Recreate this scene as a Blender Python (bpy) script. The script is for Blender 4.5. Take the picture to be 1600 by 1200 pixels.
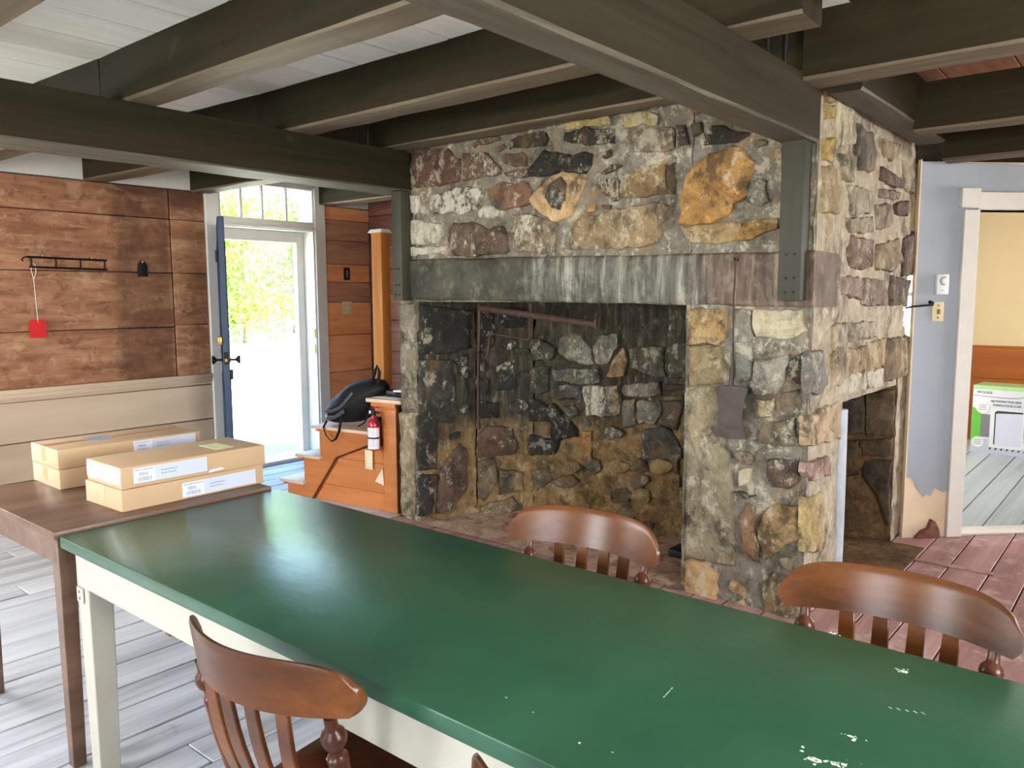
import bpy, bmesh, math, random
from mathutils import Vector, Matrix, noise

# ------------------------------------------------------------------ scene, camera, light
scene = bpy.context.scene
COL = scene.collection
for o in list(bpy.data.objects):
    bpy.data.objects.remove(o)

scene.view_settings.view_transform = 'Standard'
scene.view_settings.look = 'None'
scene.view_settings.gamma = 1.0
scene.view_settings.use_curve_mapping = False
scene.view_settings.exposure = 1.05
try:
    scene.cycles.use_denoising = True
    scene.cycles.max_bounces = 10
    scene.cycles.diffuse_bounces = 6
    scene.cycles.caustics_reflective = False
    scene.cycles.caustics_refractive = False
    scene.cycles.sample_clamp_indirect = 6.0
except Exception:
    pass

CAM_H = 1.45
FOCAL_PX = 1239.5
yaw, pitch, roll = math.radians(39.698), math.radians(-6.339), math.radians(-0.252)
fw = Vector((-math.sin(yaw) * math.cos(pitch), math.cos(yaw) * math.cos(pitch), math.sin(pitch)))
rt = Vector((math.cos(yaw), math.sin(yaw), 0))
up = rt.cross(fw)
rt2 = rt * math.cos(roll) + up * math.sin(roll)
up2 = up * math.cos(roll) - rt * math.sin(roll)
cd = bpy.data.cameras.new('camera')
cam = bpy.data.objects.new('camera', cd)
COL.objects.link(cam)
cd.sensor_width = 36.0
cd.lens = 36.0 * FOCAL_PX / 1600.0
cd.clip_start = 0.05
cd.clip_end = 200
m = Matrix((rt2, up2, -fw)).transposed().to_4x4()
m.translation = Vector((0, 0, CAM_H))
cam.matrix_world = m
scene.camera = cam

world = bpy.data.worlds.new('sky')
scene.world = world
world.use_nodes = True
wn = world.node_tree
bg = wn.nodes['Background']
sky = wn.nodes.new('ShaderNodeTexSky')
sky.sky_type = 'HOSEK_WILKIE'
sky.turbidity = 4.0
sky.ground_albedo = 0.4
sky.sun_direction = Vector((0.25, 0.6, 0.85)).normalized()
wn.links.new(sky.outputs[0], bg.inputs[0])
bg.inputs[1].default_value = 24.0

def add_light(name, kind, loc, target, energy, color=(1, 1, 1), size=(1, 1), angle=None):
    ld = bpy.data.lights.new(name, kind)
    o = bpy.data.objects.new(name, ld)
    COL.objects.link(o)
    o.location = loc
    d = Vector(target) - Vector(loc)
    o.rotation_euler = d.to_track_quat('-Z', 'Y').to_euler()
    ld.energy = energy
    ld.color = color
    if kind == 'AREA':
        ld.shape = 'RECTANGLE'
        ld.size, ld.size_y = size
    if angle is not None:
        ld.angle = angle
    return o

# sun stands behind the house: no beam enters the room
add_light('sun', 'SUN', (0, 0, 20), (-0.25 , -0.6, 20 - 0.85), 27.0, (1.0, 0.96, 0.88), angle=0.02)
# daylight through the room's own windows (openings built below): sky light, falling inward and down
DAY = (1.0, 1.0, 0.95)
add_light('daylight_window_right', 'AREA', (2.74, 1.1, 1.5), (0.9, 1.3, 0.75), 105, DAY, (1.5, 1.3))
add_light('daylight_window_behind', 'AREA', (-0.2, -2.74, 1.5), (-0.9, -0.6, 0.95), 54, DAY, (1.5, 1.3))
add_light('daylight_window_left', 'AREA', (-3.7, -2.74, 1.5), (-3.9, -1.0, 0.8), 94, DAY, (1.5, 1.3))
add_light('daylight_window_side', 'AREA', (-6.11, -0.1, 1.5), (-4.4, 0.2, 0.6), 62, DAY, (1.4, 1.3))
add_light('daylight_window_far', 'AREA', (2.74, 7.6, 1.55), (0.6, 6.2, 1.0), 110, DAY, (1.3, 1.3))
add_light('daylight_window_backroom', 'AREA', (-3.44, 6.9, 1.5), (-1.6, 7.6, 1.0), 62, DAY, (1.3, 1.2))

# ------------------------------------------------------------------ helpers
def s2l(c):
    def f(v):
        v /= 255.0
        return v / 12.92 if v <= 0.04045 else ((v + 0.055) / 1.055) ** 2.4
    return (f(c[0]), f(c[1]), f(c[2]), 1.0)

def new_mat(name):
    mt = bpy.data.materials.new(name)
    mt.use_nodes = True
    nt = mt.node_tree
    return mt, nt, nt.nodes['Principled BSDF']

def N(nt, kind, **kw):
    n = nt.nodes.new(kind)
    for k, v in kw.items():
        setattr(n, k, v)
    return n

def coords(nt, scale, rand=True):
    tc = N(nt, 'ShaderNodeTexCoord')
    mp = N(nt, 'ShaderNodeMapping')
    mp.inputs['Scale'].default_value = scale
    nt.links.new(tc.outputs['Object'], mp.inputs['Vector'])
    if rand:
        oi = N(nt, 'ShaderNodeObjectInfo')
        mul = N(nt, 'ShaderNodeMath', operation='MULTIPLY')
        mul.inputs[1].default_value = 37.0
        nt.links.new(oi.outputs['Random'], mul.inputs[0])
        nt.links.new(mul.outputs[0], mp.inputs['Location'])
    return mp.outputs['Vector']

def noise_node(nt, vec, scale, detail=4, rough=0.6, dist=0.0):
    n = N(nt, 'ShaderNodeTexNoise')
    n.inputs['Scale'].default_value = scale
    n.inputs['Detail'].default_value = detail
    n.inputs['Roughness'].default_value = rough
    n.inputs['Distortion'].default_value = dist
    nt.links.new(vec, n.inputs['Vector'])
    return n.outputs[0]

def ramp(nt, fac, stops):
    r = N(nt, 'ShaderNodeValToRGB')
    el = r.color_ramp.elements
    while len(el) < len(stops):
        el.new(0.5)
    for e, (p, c) in zip(el, stops):
        e.position = p
        e.color = c if len(c) == 4 else (*c, 1)
    nt.links.new(fac, r.inputs[0])
    return r.outputs[0]

def mix(nt, fac, a, b, mode='MIX'):
    n = N(nt, 'ShaderNodeMix', data_type='RGBA', blend_type=mode)
    for sock, val in ((n.inputs[0], fac), (n.inputs[6], a), (n.inputs[7], b)):
        if isinstance(val, (int, float)):
            sock.default_value = val
        elif isinstance(val, tuple):
            sock.default_value = val
        else:
            nt.links.new(val, sock)
    return n.outputs[2]

def math_(nt, op, a, b=None, clamp=False):
    n = N(nt, 'ShaderNodeMath', operation=op)
    n.use_clamp = clamp
    for s, v in ((n.inputs[0], a), (n.inputs[1], b)):
        if v is None:
            continue
        if isinstance(v, (int, float)):
            s.default_value = v
        else:
            nt.links.new(v, s)
    return n.outputs[0]

def add_bump(nt, b, h, strength=0.3, dist=0.01):
    bp = N(nt, 'ShaderNodeBump')
    bp.inputs['Strength'].default_value = strength
    bp.inputs['Distance'].default_value = dist
    nt.links.new(h, bp.inputs['Height'])
    nt.links.new(bp.outputs[0], b.inputs['Normal'])

def plain(name, c, rough=0.6, metal=0.0, spec=0.5, var=0.12, vscale=8.0, bump=0.0, coat=0.0):
    """A paint / metal / plastic with a slight mottle."""
    mt, nt, b = new_mat(name)
    v = coords(nt, (1, 1, 1))
    n = noise_node(nt, v, vscale, 5)
    base = s2l(c)
    lo = tuple(x * (1 - var) for x in base[:3]) + (1,)
    hi = tuple(min(1, x * (1 + var)) for x in base[:3]) + (1,)
    nt.links.new(ramp(nt, n, [(0.3, lo), (0.7, hi)]), b.inputs['Base Color'])
    b.inputs['Roughness'].default_value = rough
    b.inputs['Metallic'].default_value = metal
    b.inputs['Specular IOR Level'].default_value = spec
    b.inputs['Coat Weight'].default_value = coat
    if bump:
        add_bump(nt, b, noise_node(nt, v, vscale * 4, 6), bump, 0.004)
    return mt

def wood(name, dark, mid, light, axis='y', rough=0.6, grain=22.0, stretch=0.07, stain=None, spec=0.35, bump=0.25, tint=0.25):
    """Grain drawn out along one axis, knots and a per-board tone."""
    mt, nt, b = new_mat(name)
    sc = {'x': (stretch, 1, 1), 'y': (1, stretch, 1), 'z': (1, 1, stretch)}[axis]
    v = coords(nt, sc)
    n1 = noise_node(nt, v, grain, 8, 0.65, 0.6)
    n2 = noise_node(nt, v, grain * 0.25, 3, 0.5, 0.3)
    f = math_(nt, 'ADD', math_(nt, 'MULTIPLY', n1, 0.6), math_(nt, 'MULTIPLY', n2, 0.4))
    col = ramp(nt, f, [(0.32, s2l(dark)), (0.5, s2l(mid)), (0.68, s2l(light))])
    oi = N(nt, 'ShaderNodeObjectInfo')
    tone = math_(nt, 'ADD', math_(nt, 'MULTIPLY', oi.outputs['Random'], tint), 1.0 - tint * 0.5)
    cmb = N(nt, 'ShaderNodeCombineColor')
    for i in range(3):
        nt.links.new(tone, cmb.inputs[i])
    col = mix(nt, 1.0, col, cmb.outputs[0], 'MULTIPLY')
    if stain:
        sc_, thr, scol, amt = stain
        n3 = noise_node(nt, coords(nt, (1, 1, 1)), sc_, 6, 0.65)
        msk = ramp(nt, n3, [(thr, (0, 0, 0)), (thr + 0.12, (1, 1, 1))])
        col = mix(nt, math_(nt, 'MULTIPLY', msk, amt), col, s2l(scol))
    nt.links.new(col, b.inputs['Base Color'])
    b.inputs['Roughness'].default_value = rough
    b.inputs['Specular IOR Level'].default_value = spec
    if bump:
        add_bump(nt, b, n1, bump, 0.004)
    return mt

class MB:
    """Collects shapes, then links them as one mesh object."""
    def __init__(self):
        self.v = []
        self.f = []
    def add(self, vs, fs):
        k = len(self.v)
        self.v += [tuple(p) for p in vs]
        self.f += [tuple(i + k for i in f) for f in fs]
        return self
    def box(self, x0, x1, y0, y1, z0, z1):
        vs = [(x, y, z) for z in (z0, z1) for y in (y0, y1) for x in (x0, x1)]
        return self.add(vs, [(0, 2, 3, 1), (4, 5, 7, 6), (0, 1, 5, 4), (2, 6, 7, 3), (0, 4, 6, 2), (1, 3, 7, 5)])
    def hexa(self, bottom, top):
        """bottom and top: four points each, counter-clockwise from above."""
        vs = list(bottom) + list(top)
        return self.add(vs, [(3, 2, 1, 0), (4, 5, 6, 7), (0, 1, 5, 4), (1, 2, 6, 5), (2, 3, 7, 6), (3, 0, 4, 7)])
    def prism(self, poly, fn, d0, d1):
        """poly: 2D outline (ccw seen from +d); fn(u, v, d) -> point."""
        n = len(poly)
        vs = [fn(u, v, d0) for u, v in poly] + [fn(u, v, d1) for u, v in poly]
        fs = [tuple(range(n - 1, -1, -1)), tuple(range(n, 2 * n))]
        fs += [(i, (i + 1) % n, n + (i + 1) % n, n + i) for i in range(n)]
        return self.add(vs, fs)
    def tube(self, path, r, seg=10, caps=True, flat=None):
        pts = [Vector(p) for p in path]
        rs = r if isinstance(r, (list, tuple)) else [r] * len(pts)
        up_ = None
        rings = []
        for i, p in enumerate(pts):
            a = pts[max(i - 1, 0)]
            c = pts[min(i + 1, len(pts) - 1)]
            t = (c - a).normalized()
            if up_ is None:
                up_ = Vector((0, 0, 1)) if abs(t.z) < 0.9 else Vector((1, 0, 0))
            sd = t.cross(up_).normalized()
            up_ = sd.cross(t).normalized()
            fl = flat or (1, 1)
            rings.append([p + sd * (math.cos(2 * math.pi * k / seg) * rs[i] * fl[0]) + up_ * (math.sin(2 * math.pi * k / seg) * rs[i] * fl[1]) for k in range(seg)])
        vs = [q for rg in rings for q in rg]
        fs = []
        for i in range(len(pts) - 1):
            for k in range(seg):
                k2 = (k + 1) % seg
                fs.append((i * seg + k, i * seg + k2, (i + 1) * seg + k2, (i + 1) * seg + k))
        if caps:
            fs.append(tuple(range(seg - 1, -1, -1)))
            o = (len(pts) - 1) * seg
            fs.append(tuple(range(o, o + seg)))
        return self.add(vs, fs)
    def lathe(self, prof, base, axis_to, seg=16):
        """prof: list of (t 0..1 along base->axis_to, radius)."""
        a, c = Vector(base), Vector(axis_to)
        return self.tube([a.lerp(c, t) for t, _ in prof], [r for _, r in prof], seg)
    def build(self, name, mat, parent=None, smooth=False, bevel=0.0, segs=2, loc=None):
        me = bpy.data.meshes.new(name)
        me.from_pydata(self.v, [], self.f)
        bm = bmesh.new()
        bm.from_mesh(me)
        bmesh.ops.recalc_face_normals(bm, faces=bm.faces)
        if bevel:
            ed = [e for e in bm.edges if len(e.link_faces) == 2 and e.calc_face_angle(0) > 0.6]
            bmesh.ops.bevel(bm, geom=ed, offset=bevel, segments=segs, profile=0.5, affect='EDGES', clamp_overlap=True)
        bm.to_mesh(me)
        bm.free()
        if smooth or bevel:
            for p in me.polygons:
                p.use_smooth = True
            try:
                me.set_sharp_from_angle(angle=math.radians(50 if smooth else 40))
            except Exception:
                pass
        if mat:
            me.materials.append(mat)
        o = bpy.data.objects.new(name, me)
        COL.objects.link(o)
        if parent:
            o.parent = parent
        if loc:
            o.location = loc
        return o

def tag(o, label, cat, group=None):
    o['label'] = label
    o['category'] = cat
    if group:
        o['group'] = group
    return o

def thing(name, label, cat, loc=(0, 0, 0), rz=0.0, group=None):
    o = bpy.data.objects.new(name, None)
    COL.objects.link(o)
    o.empty_display_size = 0.1
    o.location = loc
    o.rotation_euler = (0, 0, rz)
    return tag(o, label, cat, group)

def structure(name, o=None, label=None):
    if o is None:
        o = bpy.data.objects.new(name, None)
        COL.objects.link(o)
    o['kind'] = 'structure'
    if label:
        o['label'] = label
    return o

def copy_tree(o, parent=None):
    c = o.copy()
    COL.objects.link(c)
    c.parent = parent
    for ch in list(o.children):
        copy_tree(ch, c)
    return c

def text_mesh(name, body, size, mat, parent, matrix, thick=0.0004, align='LEFT', sx=1.0):
    cu = bpy.data.curves.new(name, 'FONT')
    cu.body = body
    cu.size = size
    cu.align_x = align
    cu.extrude = thick
    cu.resolution_u = 2
    tmp = bpy.data.objects.new(name + '_tmp', cu)
    COL.objects.link(tmp)
    dg = bpy.context.evaluated_depsgraph_get()
    me = bpy.data.meshes.new_from_object(tmp.evaluated_get(dg))
    bpy.data.objects.remove(tmp)
    bpy.data.curves.remove(cu)
    me.name = name
    if sx != 1.0:
        for v in me.vertices:
            v.co.x *= sx
    me.materials.clear()
    me.materials.append(mat)
    o = bpy.data.objects.new(name, me)
    COL.objects.link(o)
    o.parent = parent
    o.matrix_local = matrix
    return o

def frame(origin, ux, uy):
    """Matrix whose local x, y run along ux, uy."""
    ux, uy = Vector(ux).normalized(), Vector(uy).normalized()
    mm = Matrix((ux, uy, ux.cross(uy))).transposed().to_4x4()
    mm.translation = Vector(origin)
    return mm

RNG = random.Random(11)

# ------------------------------------------------------------------ materials
M = {}
M['beam'] = wood('dark_olive_painted_timber', (28, 24, 13), (44, 38, 22), (58, 50, 31), 'x', 0.72, 16, 0.05, (5, 0.64, (84, 72, 50), 0.5), bump=0.35, spec=0.15)
M['beam_worn'] = wood('tan_timber_underside', (74, 64, 48), (104, 92, 71), (132, 118, 94), 'x', 0.6, 18, 0.05, (4, 0.6, (70, 60, 46), 0.5), bump=0.3)
M['beam_under_y'] = wood('tan_timber_underside_along_room', (66, 61, 49), (90, 84, 69), (116, 109, 92), 'y', 0.6, 18, 0.05, (4, 0.6, (62, 56, 44), 0.5), bump=0.3)
M['beam_y'] = wood('dark_olive_painted_timber_along_room', (34, 30, 19), (49, 43, 29), (62, 55, 39), 'y', 0.72, 16, 0.05, (5, 0.66, (88, 80, 62), 0.5), bump=0.3, spec=0.15)
M['post'] = wood('dark_green_painted_post', (44, 45, 34), (56, 56, 44), (66, 66, 52), 'z', 0.6, 14, 0.06, bump=0.2)
M['ceiling'] = wood('white_painted_boards', (222, 221, 210), (238, 237, 228), (246, 245, 238), 'y', 0.6, 14, 0.06, (9, 0.7, (160, 150, 130), 0.35), bump=0.12, tint=0.1)
M['plank'] = wood('old_brown_wall_planks', (108, 68, 46), (156, 107, 76), (190, 145, 110), 'y', 0.62, 20, 0.14, (4.5, 0.55, (192, 152, 118), 0.7), bump=0.3, tint=0.18)
M['plank_orange'] = wood('orange_wall_planks', (206, 126, 76), (238, 162, 106), (246, 184, 132), 'y', 0.6, 14, 0.10, (4, 0.66, (150, 92, 62), 0.5), bump=0.25, tint=0.15)
M['plank_grey'] = wood('weathered_wall_planks', (146, 98, 72), (186, 136, 104), (206, 162, 128), 'y', 0.65, 18, 0.10, (4, 0.62, (120, 84, 66), 0.5), bump=0.3, tint=0.15)
M['plank_red'] = wood('dark_red_wall_planks', (96, 58, 46), (126, 82, 68), (150, 108, 92), 'x', 0.65, 16, 0.1, bump=0.3)
M['wainscot'] = wood('cream_painted_boards', (186, 160, 132), (200, 175, 148), (210, 187, 162), 'y', 0.55, 8, 0.08, bump=0.1, tint=0.06)
M['floor_grey'] = wood('grey_white_painted_floor', (146, 147, 153), (190, 192, 199), (210, 211, 217), 'y', 0.5, 18, 0.05, (7, 0.66, (128, 118, 106), 0.6), bump=0.35, tint=0.08)
M['floor_red'] = wood('worn_red_painted_floor', (134, 92, 90), (166, 124, 121), (190, 156, 152), 'y', 0.5, 14, 0.08, (6, 0.54, (206, 188, 180), 0.6), bump=0.3, tint=0.12)
M['floor_blue'] = wood('pale_blue_painted_floor', (150, 166, 174), (188, 204, 212), (204, 216, 222), 'y', 0.4, 12, 0.05, bump=0.15, tint=0.06)
M['subfloor'] = plain('dark_subfloor', (44, 38, 34), 0.9)
M['white_trim'] = plain('white_gloss_trim', (226, 222, 214), 0.4, var=0.04)
M['white_wall'] = plain('off_white_wall', (214, 210, 200), 0.7, var=0.05, vscale=3)
M['cream_wall'] = plain('warm_cream_wall', (224, 204, 160), 0.7, var=0.03, vscale=3)
M['blue_paint'] = plain('grey_blue_wall_paint', (160, 167, 177), 0.6, var=0.07, vscale=2.5, bump=0.05)
M['bare_plaster'] = plain('bare_cream_plaster', (226, 204, 172), 0.8, var=0.06)
M['door_blue'] = plain('dark_blue_door_paint', (36, 58, 86), 0.45, var=0.12)
M['iron'] = plain('black_iron', (30, 29, 28), 0.55, 0.6, var=0.25, vscale=30, bump=0.2)
M['rust'] = plain('rusty_iron', (74, 55, 44), 0.7, 0.5, var=0.3, vscale=22, bump=0.3)
M['peel'] = plain('brown_rusted_sheet_iron', (66, 54, 48), 0.6, 0.3, var=0.25, vscale=14, bump=0.2)
M['brass'] = plain('aged_brass', (170, 130, 72), 0.35, 1.0)
M['red_plastic'] = plain('red_plastic', (214, 30, 30), 0.4, var=0.04)
M['red_enamel'] = plain('red_enamel', (176, 18, 34), 0.25, var=0.04, coat=0.4)
M['black_plastic'] = plain('black_plastic', (22, 22, 24), 0.4, var=0.1)
M['bag'] = plain('black_nylon', (13, 13, 14), 0.62, spec=0.25, var=0.3, vscale=10, bump=0.6)
M['bag_grey'] = plain('grey_webbing', (62, 63, 67), 0.5, var=0.1)
M['paper'] = plain('white_paper', (232, 232, 236), 0.7, var=0.02)
M['label'] = plain('pale_blue_white_label', (214, 218, 236), 0.6, var=0.02)
M['label_grey'] = plain('grey_label_field', (192, 198, 214), 0.6, var=0.02)
M['ink'] = plain('dark_print_ink', (58, 60, 70), 0.7, var=0.02)
M['ink_soft'] = plain('soft_grey_print_ink', (150, 154, 172), 0.7, var=0.02)
M['ivory'] = plain('ivory_plastic', (222, 206, 164), 0.4, var=0.03)
M['white_plastic'] = plain('white_plastic', (232, 232, 232), 0.35, var=0.02)
M['grey_plastic'] = plain('grey_plastic', (128, 130, 134), 0.4, var=0.04)
M['green_card'] = plain('bright_green_print', (108, 196, 74), 0.4, var=0.05)
M['pale_green_card'] = plain('pale_green_print', (176, 222, 150), 0.4, var=0.05)
M['yellow_paper'] = plain('yellow_paper', (226, 206, 112), 0.6, var=0.03)
M['green_sticker'] = plain('pale_green_yellow_sticker', (206, 214, 150), 0.5, var=0.12, vscale=20)
M['tape'] = plain('brown_packing_tape', (190, 148, 104), 0.3, var=0.04)
M['carton'] = plain('brown_cardboard', (188, 155, 120), 0.75, var=0.04, vscale=5, bump=0.04)
M['cream_leg'] = plain('cream_painted_table_leg', (176, 169, 155), 0.5, var=0.05, vscale=6)
M['brown_table'] = wood('brown_stained_table_wood', (74, 52, 40), (104, 78, 62), (128, 100, 80), 'y', 0.38, 14, 0.08, bump=0.15, tint=0.08)
M['stair'] = wood('orange_varnished_pine', (160, 92, 46), (188, 116, 64), (206, 138, 84), 'x', 0.42, 8, 0.10, bump=0.1, tint=0.1)
M['tread'] = wood('worn_stair_tread', (176, 136, 108), (206, 176, 152), (224, 204, 184), 'x', 0.4, 10, 0.1, bump=0.1)
M['newel'] = wood('varnished_newel_board', (150, 92, 40), (180, 118, 60), (196, 138, 78), 'z', 0.35, 8, 0.08, bump=0.08)
M['pine'] = wood('varnished_pine_wainscot', (136, 70, 22), (166, 92, 36), (186, 112, 52), 'x', 0.4, 6, 0.1, bump=0.08, tint=0.1)
M['chair'] = wood('polished_chair_wood', (42, 20, 6), (84, 44, 13), (116, 66, 21), 'x', 0.3, 12, 0.1, bump=0.05, tint=0.3, spec=0.32)
M['chair_dark'] = wood('dark_turned_chair_wood', (40, 18, 9), (72, 34, 16), (98, 50, 24), 'z', 0.3, 12, 0.15, bump=0.04, tint=0.15, spec=0.3)

def green_top():
    mt, nt, b = new_mat('green_gloss_tabletop_paint')
    v = coords(nt, (1, 1, 1))
    n = noise_node(nt, v, 2.2, 5)
    nt.links.new(ramp(nt, n, [(0.3, s2l((32, 72, 50))), (0.7, s2l((44, 88, 64)))]), b.inputs['Base Color'])
    r = noise_node(nt, v, 3.0, 4)
    rr = N(nt, 'ShaderNodeMapRange')
    rr.inputs['To Min'].default_value = 0.24
    rr.inputs['To Max'].default_value = 0.36
    nt.links.new(r, rr.inputs['Value'])
    nt.links.new(rr.outputs[0], b.inputs['Roughness'])
    vs = coords(nt, (0.25, 1, 1))
    h = math_(nt, 'ADD', math_(nt, 'MULTIPLY', noise_node(nt, vs, 40, 4, 0.55), 0.5), math_(nt, 'MULTIPLY', noise_node(nt, v, 9, 3, 0.5), 1.0))
    add_bump(nt, b, h, 0.2, 0.006)
    return mt
M['green'] = green_top()

def glass():
    mt, nt, b = new_mat('window_glass')
    nt.nodes.remove(b)
    t = N(nt, 'ShaderNodeBsdfTransparent')
    g = N(nt, 'ShaderNodeBsdfGlossy')
    g.inputs['Roughness'].default_value = 0.03
    mx = N(nt, 'ShaderNodeMixShader')
    fr = N(nt, 'ShaderNodeFresnel')
    fr.inputs['IOR'].default_value = 1.35
    nt.links.new(fr.outputs[0], mx.inputs[0])
    nt.links.new(t.outputs[0], mx.inputs[1])
    nt.links.new(g.outputs[0], mx.inputs[2])
    nt.links.new(mx.outputs[0], nt.nodes['Material Output'].inputs[0])
    return mt
M['glass'] = glass()

def weather(nt, col, lime=0.8, soot=0.6, ochre=0.4):
    """Old lime-wash flecks, soot blotches and rust runs that ignore the joints: one pattern over stone and mortar alike."""
    tc = N(nt, 'ShaderNodeTexCoord')
    w = tc.outputs['Object']
    def shifted(off, sc_):
        mp = N(nt, 'ShaderNodeMapping')
        mp.inputs['Location'].default_value = (off, off * 1.7, off * .6)
        mp.inputs['Scale'].default_value = sc_
        nt.links.new(w, mp.inputs[0])
        return mp.outputs[0]
    big = noise_node(nt, shifted(3.1, (1, 1, 1)), 2.6, 4, 0.6, 0.5)
    o = noise_node(nt, shifted(8.0, (1, 1, .7)), 5.5, 7, 0.7, 0.9)
    col = mix(nt, math_(nt, 'MULTIPLY', ramp(nt, o, [(0.55, (0, 0, 0)), (0.64, (1, 1, 1))]), ochre), col, s2l((158, 116, 62)))
    d = noise_node(nt, shifted(15.0, (1, 1, .8)), 8.0, 9, 0.74, 0.3)
    dd = math_(nt, 'ADD', math_(nt, 'MULTIPLY', d, 0.7), math_(nt, 'MULTIPLY', big, 0.3))
    col = mix(nt, math_(nt, 'MULTIPLY', ramp(nt, dd, [(0.42, (1, 1, 1)), (0.49, (0, 0, 0))]), soot), col, s2l((38, 35, 28)))
    f = noise_node(nt, shifted(22.0, (1, 1, .75)), 15.0, 10, 0.78, 0.15)
    ff = math_(nt, 'ADD', math_(nt, 'MULTIPLY', f, 0.75), math_(nt, 'MULTIPLY', big, 0.25))
    col = mix(nt, math_(nt, 'MULTIPLY', ramp(nt, ff, [(0.53, (0, 0, 0)), (0.58, (1, 1, 1))]), lime), col, s2l((198, 190, 166)))
    return col

def stone_mat(name='field_stone', zs=0.5, lime=0.55):
    """Field stone: colour from the object, whitewash amount from its alpha."""
    mt, nt, b = new_mat(name)
    oi = N(nt, 'ShaderNodeObjectInfo')
    v = coords(nt, (1, 1, 1))
    n1 = noise_node(nt, v, 7, 9, 0.72, 0.6)
    n2 = noise_node(nt, v, 38, 8, 0.75, 0.4)
    n3 = noise_node(nt, coords(nt, (1, 1, zs)), 13, 9, 0.77, 0.3)
    n4 = noise_node(nt, v, 15, 8, 0.7, 0.4)
    base = oi.outputs['Color']
    col = mix(nt, ramp(nt, n1, [(0.36, (0, 0, 0)), (0.62, (1, 1, 1))]), mix(nt, 1.0, base, (0.42, 0.38, 0.33, 1), 'MULTIPLY'), base)
    # ochre blotches and dark pits
    col = mix(nt, math_(nt, 'MULTIPLY', ramp(nt, n4, [(0.56, (0, 0, 0)), (0.66, (1, 1, 1))]), 0.5), col, mix(nt, 1.0, base, (1.55, 1.4, 1.1, 1), 'MULTIPLY'))
    col = mix(nt, math_(nt, 'MULTIPLY', ramp(nt, n2, [(0.32, (1, 1, 1)), (0.44, (0, 0, 0))]), 0.75), col, mix(nt, 1.0, base, (0.28, 0.25, 0.22, 1), 'MULTIPLY'))
    col = weather(nt, col, lime, 0.7, 0.3)
    thr = math_(nt, 'SUBTRACT', 0.655, math_(nt, 'MULTIPLY', oi.outputs['Alpha'], 0.235))
    nn = math_(nt, 'ADD', math_(nt, 'MULTIPLY', n3, 0.6), math_(nt, 'MULTIPLY', n2, 0.4))
    wf = math_(nt, 'MULTIPLY', math_(nt, 'SUBTRACT', nn, thr), 14.0, True)
    col = mix(nt, math_(nt, 'MULTIPLY', wf, 0.85), col, s2l((204, 197, 176)))
    nt.links.new(col, b.inputs['Base Color'])
    b.inputs['Roughness'].default_value = 0.72
    b.inputs['Specular IOR Level'].default_value = 0.35
    add_bump(nt, b, math_(nt, 'ADD', n4, math_(nt, 'MULTIPLY', n2, 0.8)), 0.9, 0.016)
    return mt
M['stone'] = stone_mat()
M['stone_niche'] = stone_mat('smoked_niche_stone', 0.5, 0.05)
M['stone_fire'] = stone_mat('lime_streaked_firebox_stone', 0.12, 0.4)

def mortar_mat(name, dark, mid, light, stains, lime=0.6):
    mt, nt, b = new_mat(name)
    v = coords(nt, (1, 1, 1), False)
    n1 = noise_node(nt, v, 7, 9, 0.72, 0.7)
    n2 = noise_node(nt, v, 36, 8, 0.75, 0.4)
    f = math_(nt, 'ADD', math_(nt, 'MULTIPLY', n1, 0.7), math_(nt, 'MULTIPLY', n2, 0.3))
    col = ramp(nt, f, [(0.3, s2l(dark)), (0.5, s2l(mid)), (0.68, s2l(light))])
    for sc_, off, thr, c, amt in stains:
        mp = N(nt, 'ShaderNodeMapping')
        mp.inputs['Location'].default_value = (off, off * 2, off * 3)
        nt.links.new(v, mp.inputs[0])
        n3 = noise_node(nt, mp.outputs[0], sc_, 5, 0.6, 0.8)
        col = mix(nt, math_(nt, 'MULTIPLY', ramp(nt, n3, [(thr, (0, 0, 0)), (thr + 0.1, (1, 1, 1))]), amt), col, s2l(c))
    col = weather(nt, col, lime, 0.6, 0.4)
    nt.links.new(col, b.inputs['Base Color'])
    b.inputs['Roughness'].default_value = 0.85
    b.inputs['Specular IOR Level'].default_value = 0.25
    add_bump(nt, b, math_(nt, 'ADD', n1, math_(nt, 'MULTIPLY', n2, 0.7)), 0.85, 0.016)
    return mt, nt, b, col
M['mortar'] = mortar_mat('grey_olive_mortar', (84, 78, 66), (118, 111, 98), (150, 142, 126), [(3, 4.0, 0.58, (160, 130, 84), 0.6), (9, 9.0, 0.62, (206, 198, 170), 0.7), (4, 14.0, 0.64, (70, 62, 50), 0.6)])[0]
M['mortar_side'] = mortar_mat('pale_pinkish_mortar', (132, 118, 100), (172, 158, 138), (206, 194, 172), [(4, 3.0, 0.6, (150, 112, 92), 0.6), (8, 6.0, 0.6, (222, 212, 190), 0.7), (3.5, 12.0, 0.64, (168, 134, 82), 0.6)])[0]
M['mortar_niche'] = mortar_mat('brown_sooty_mortar', (70, 52, 32), (110, 82, 50), (150, 116, 72), [(5, 3.0, 0.6, (56, 46, 36), 0.7), (9, 7.0, 0.63, (186, 156, 108), 0.6)], 0.12)[0]

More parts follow.
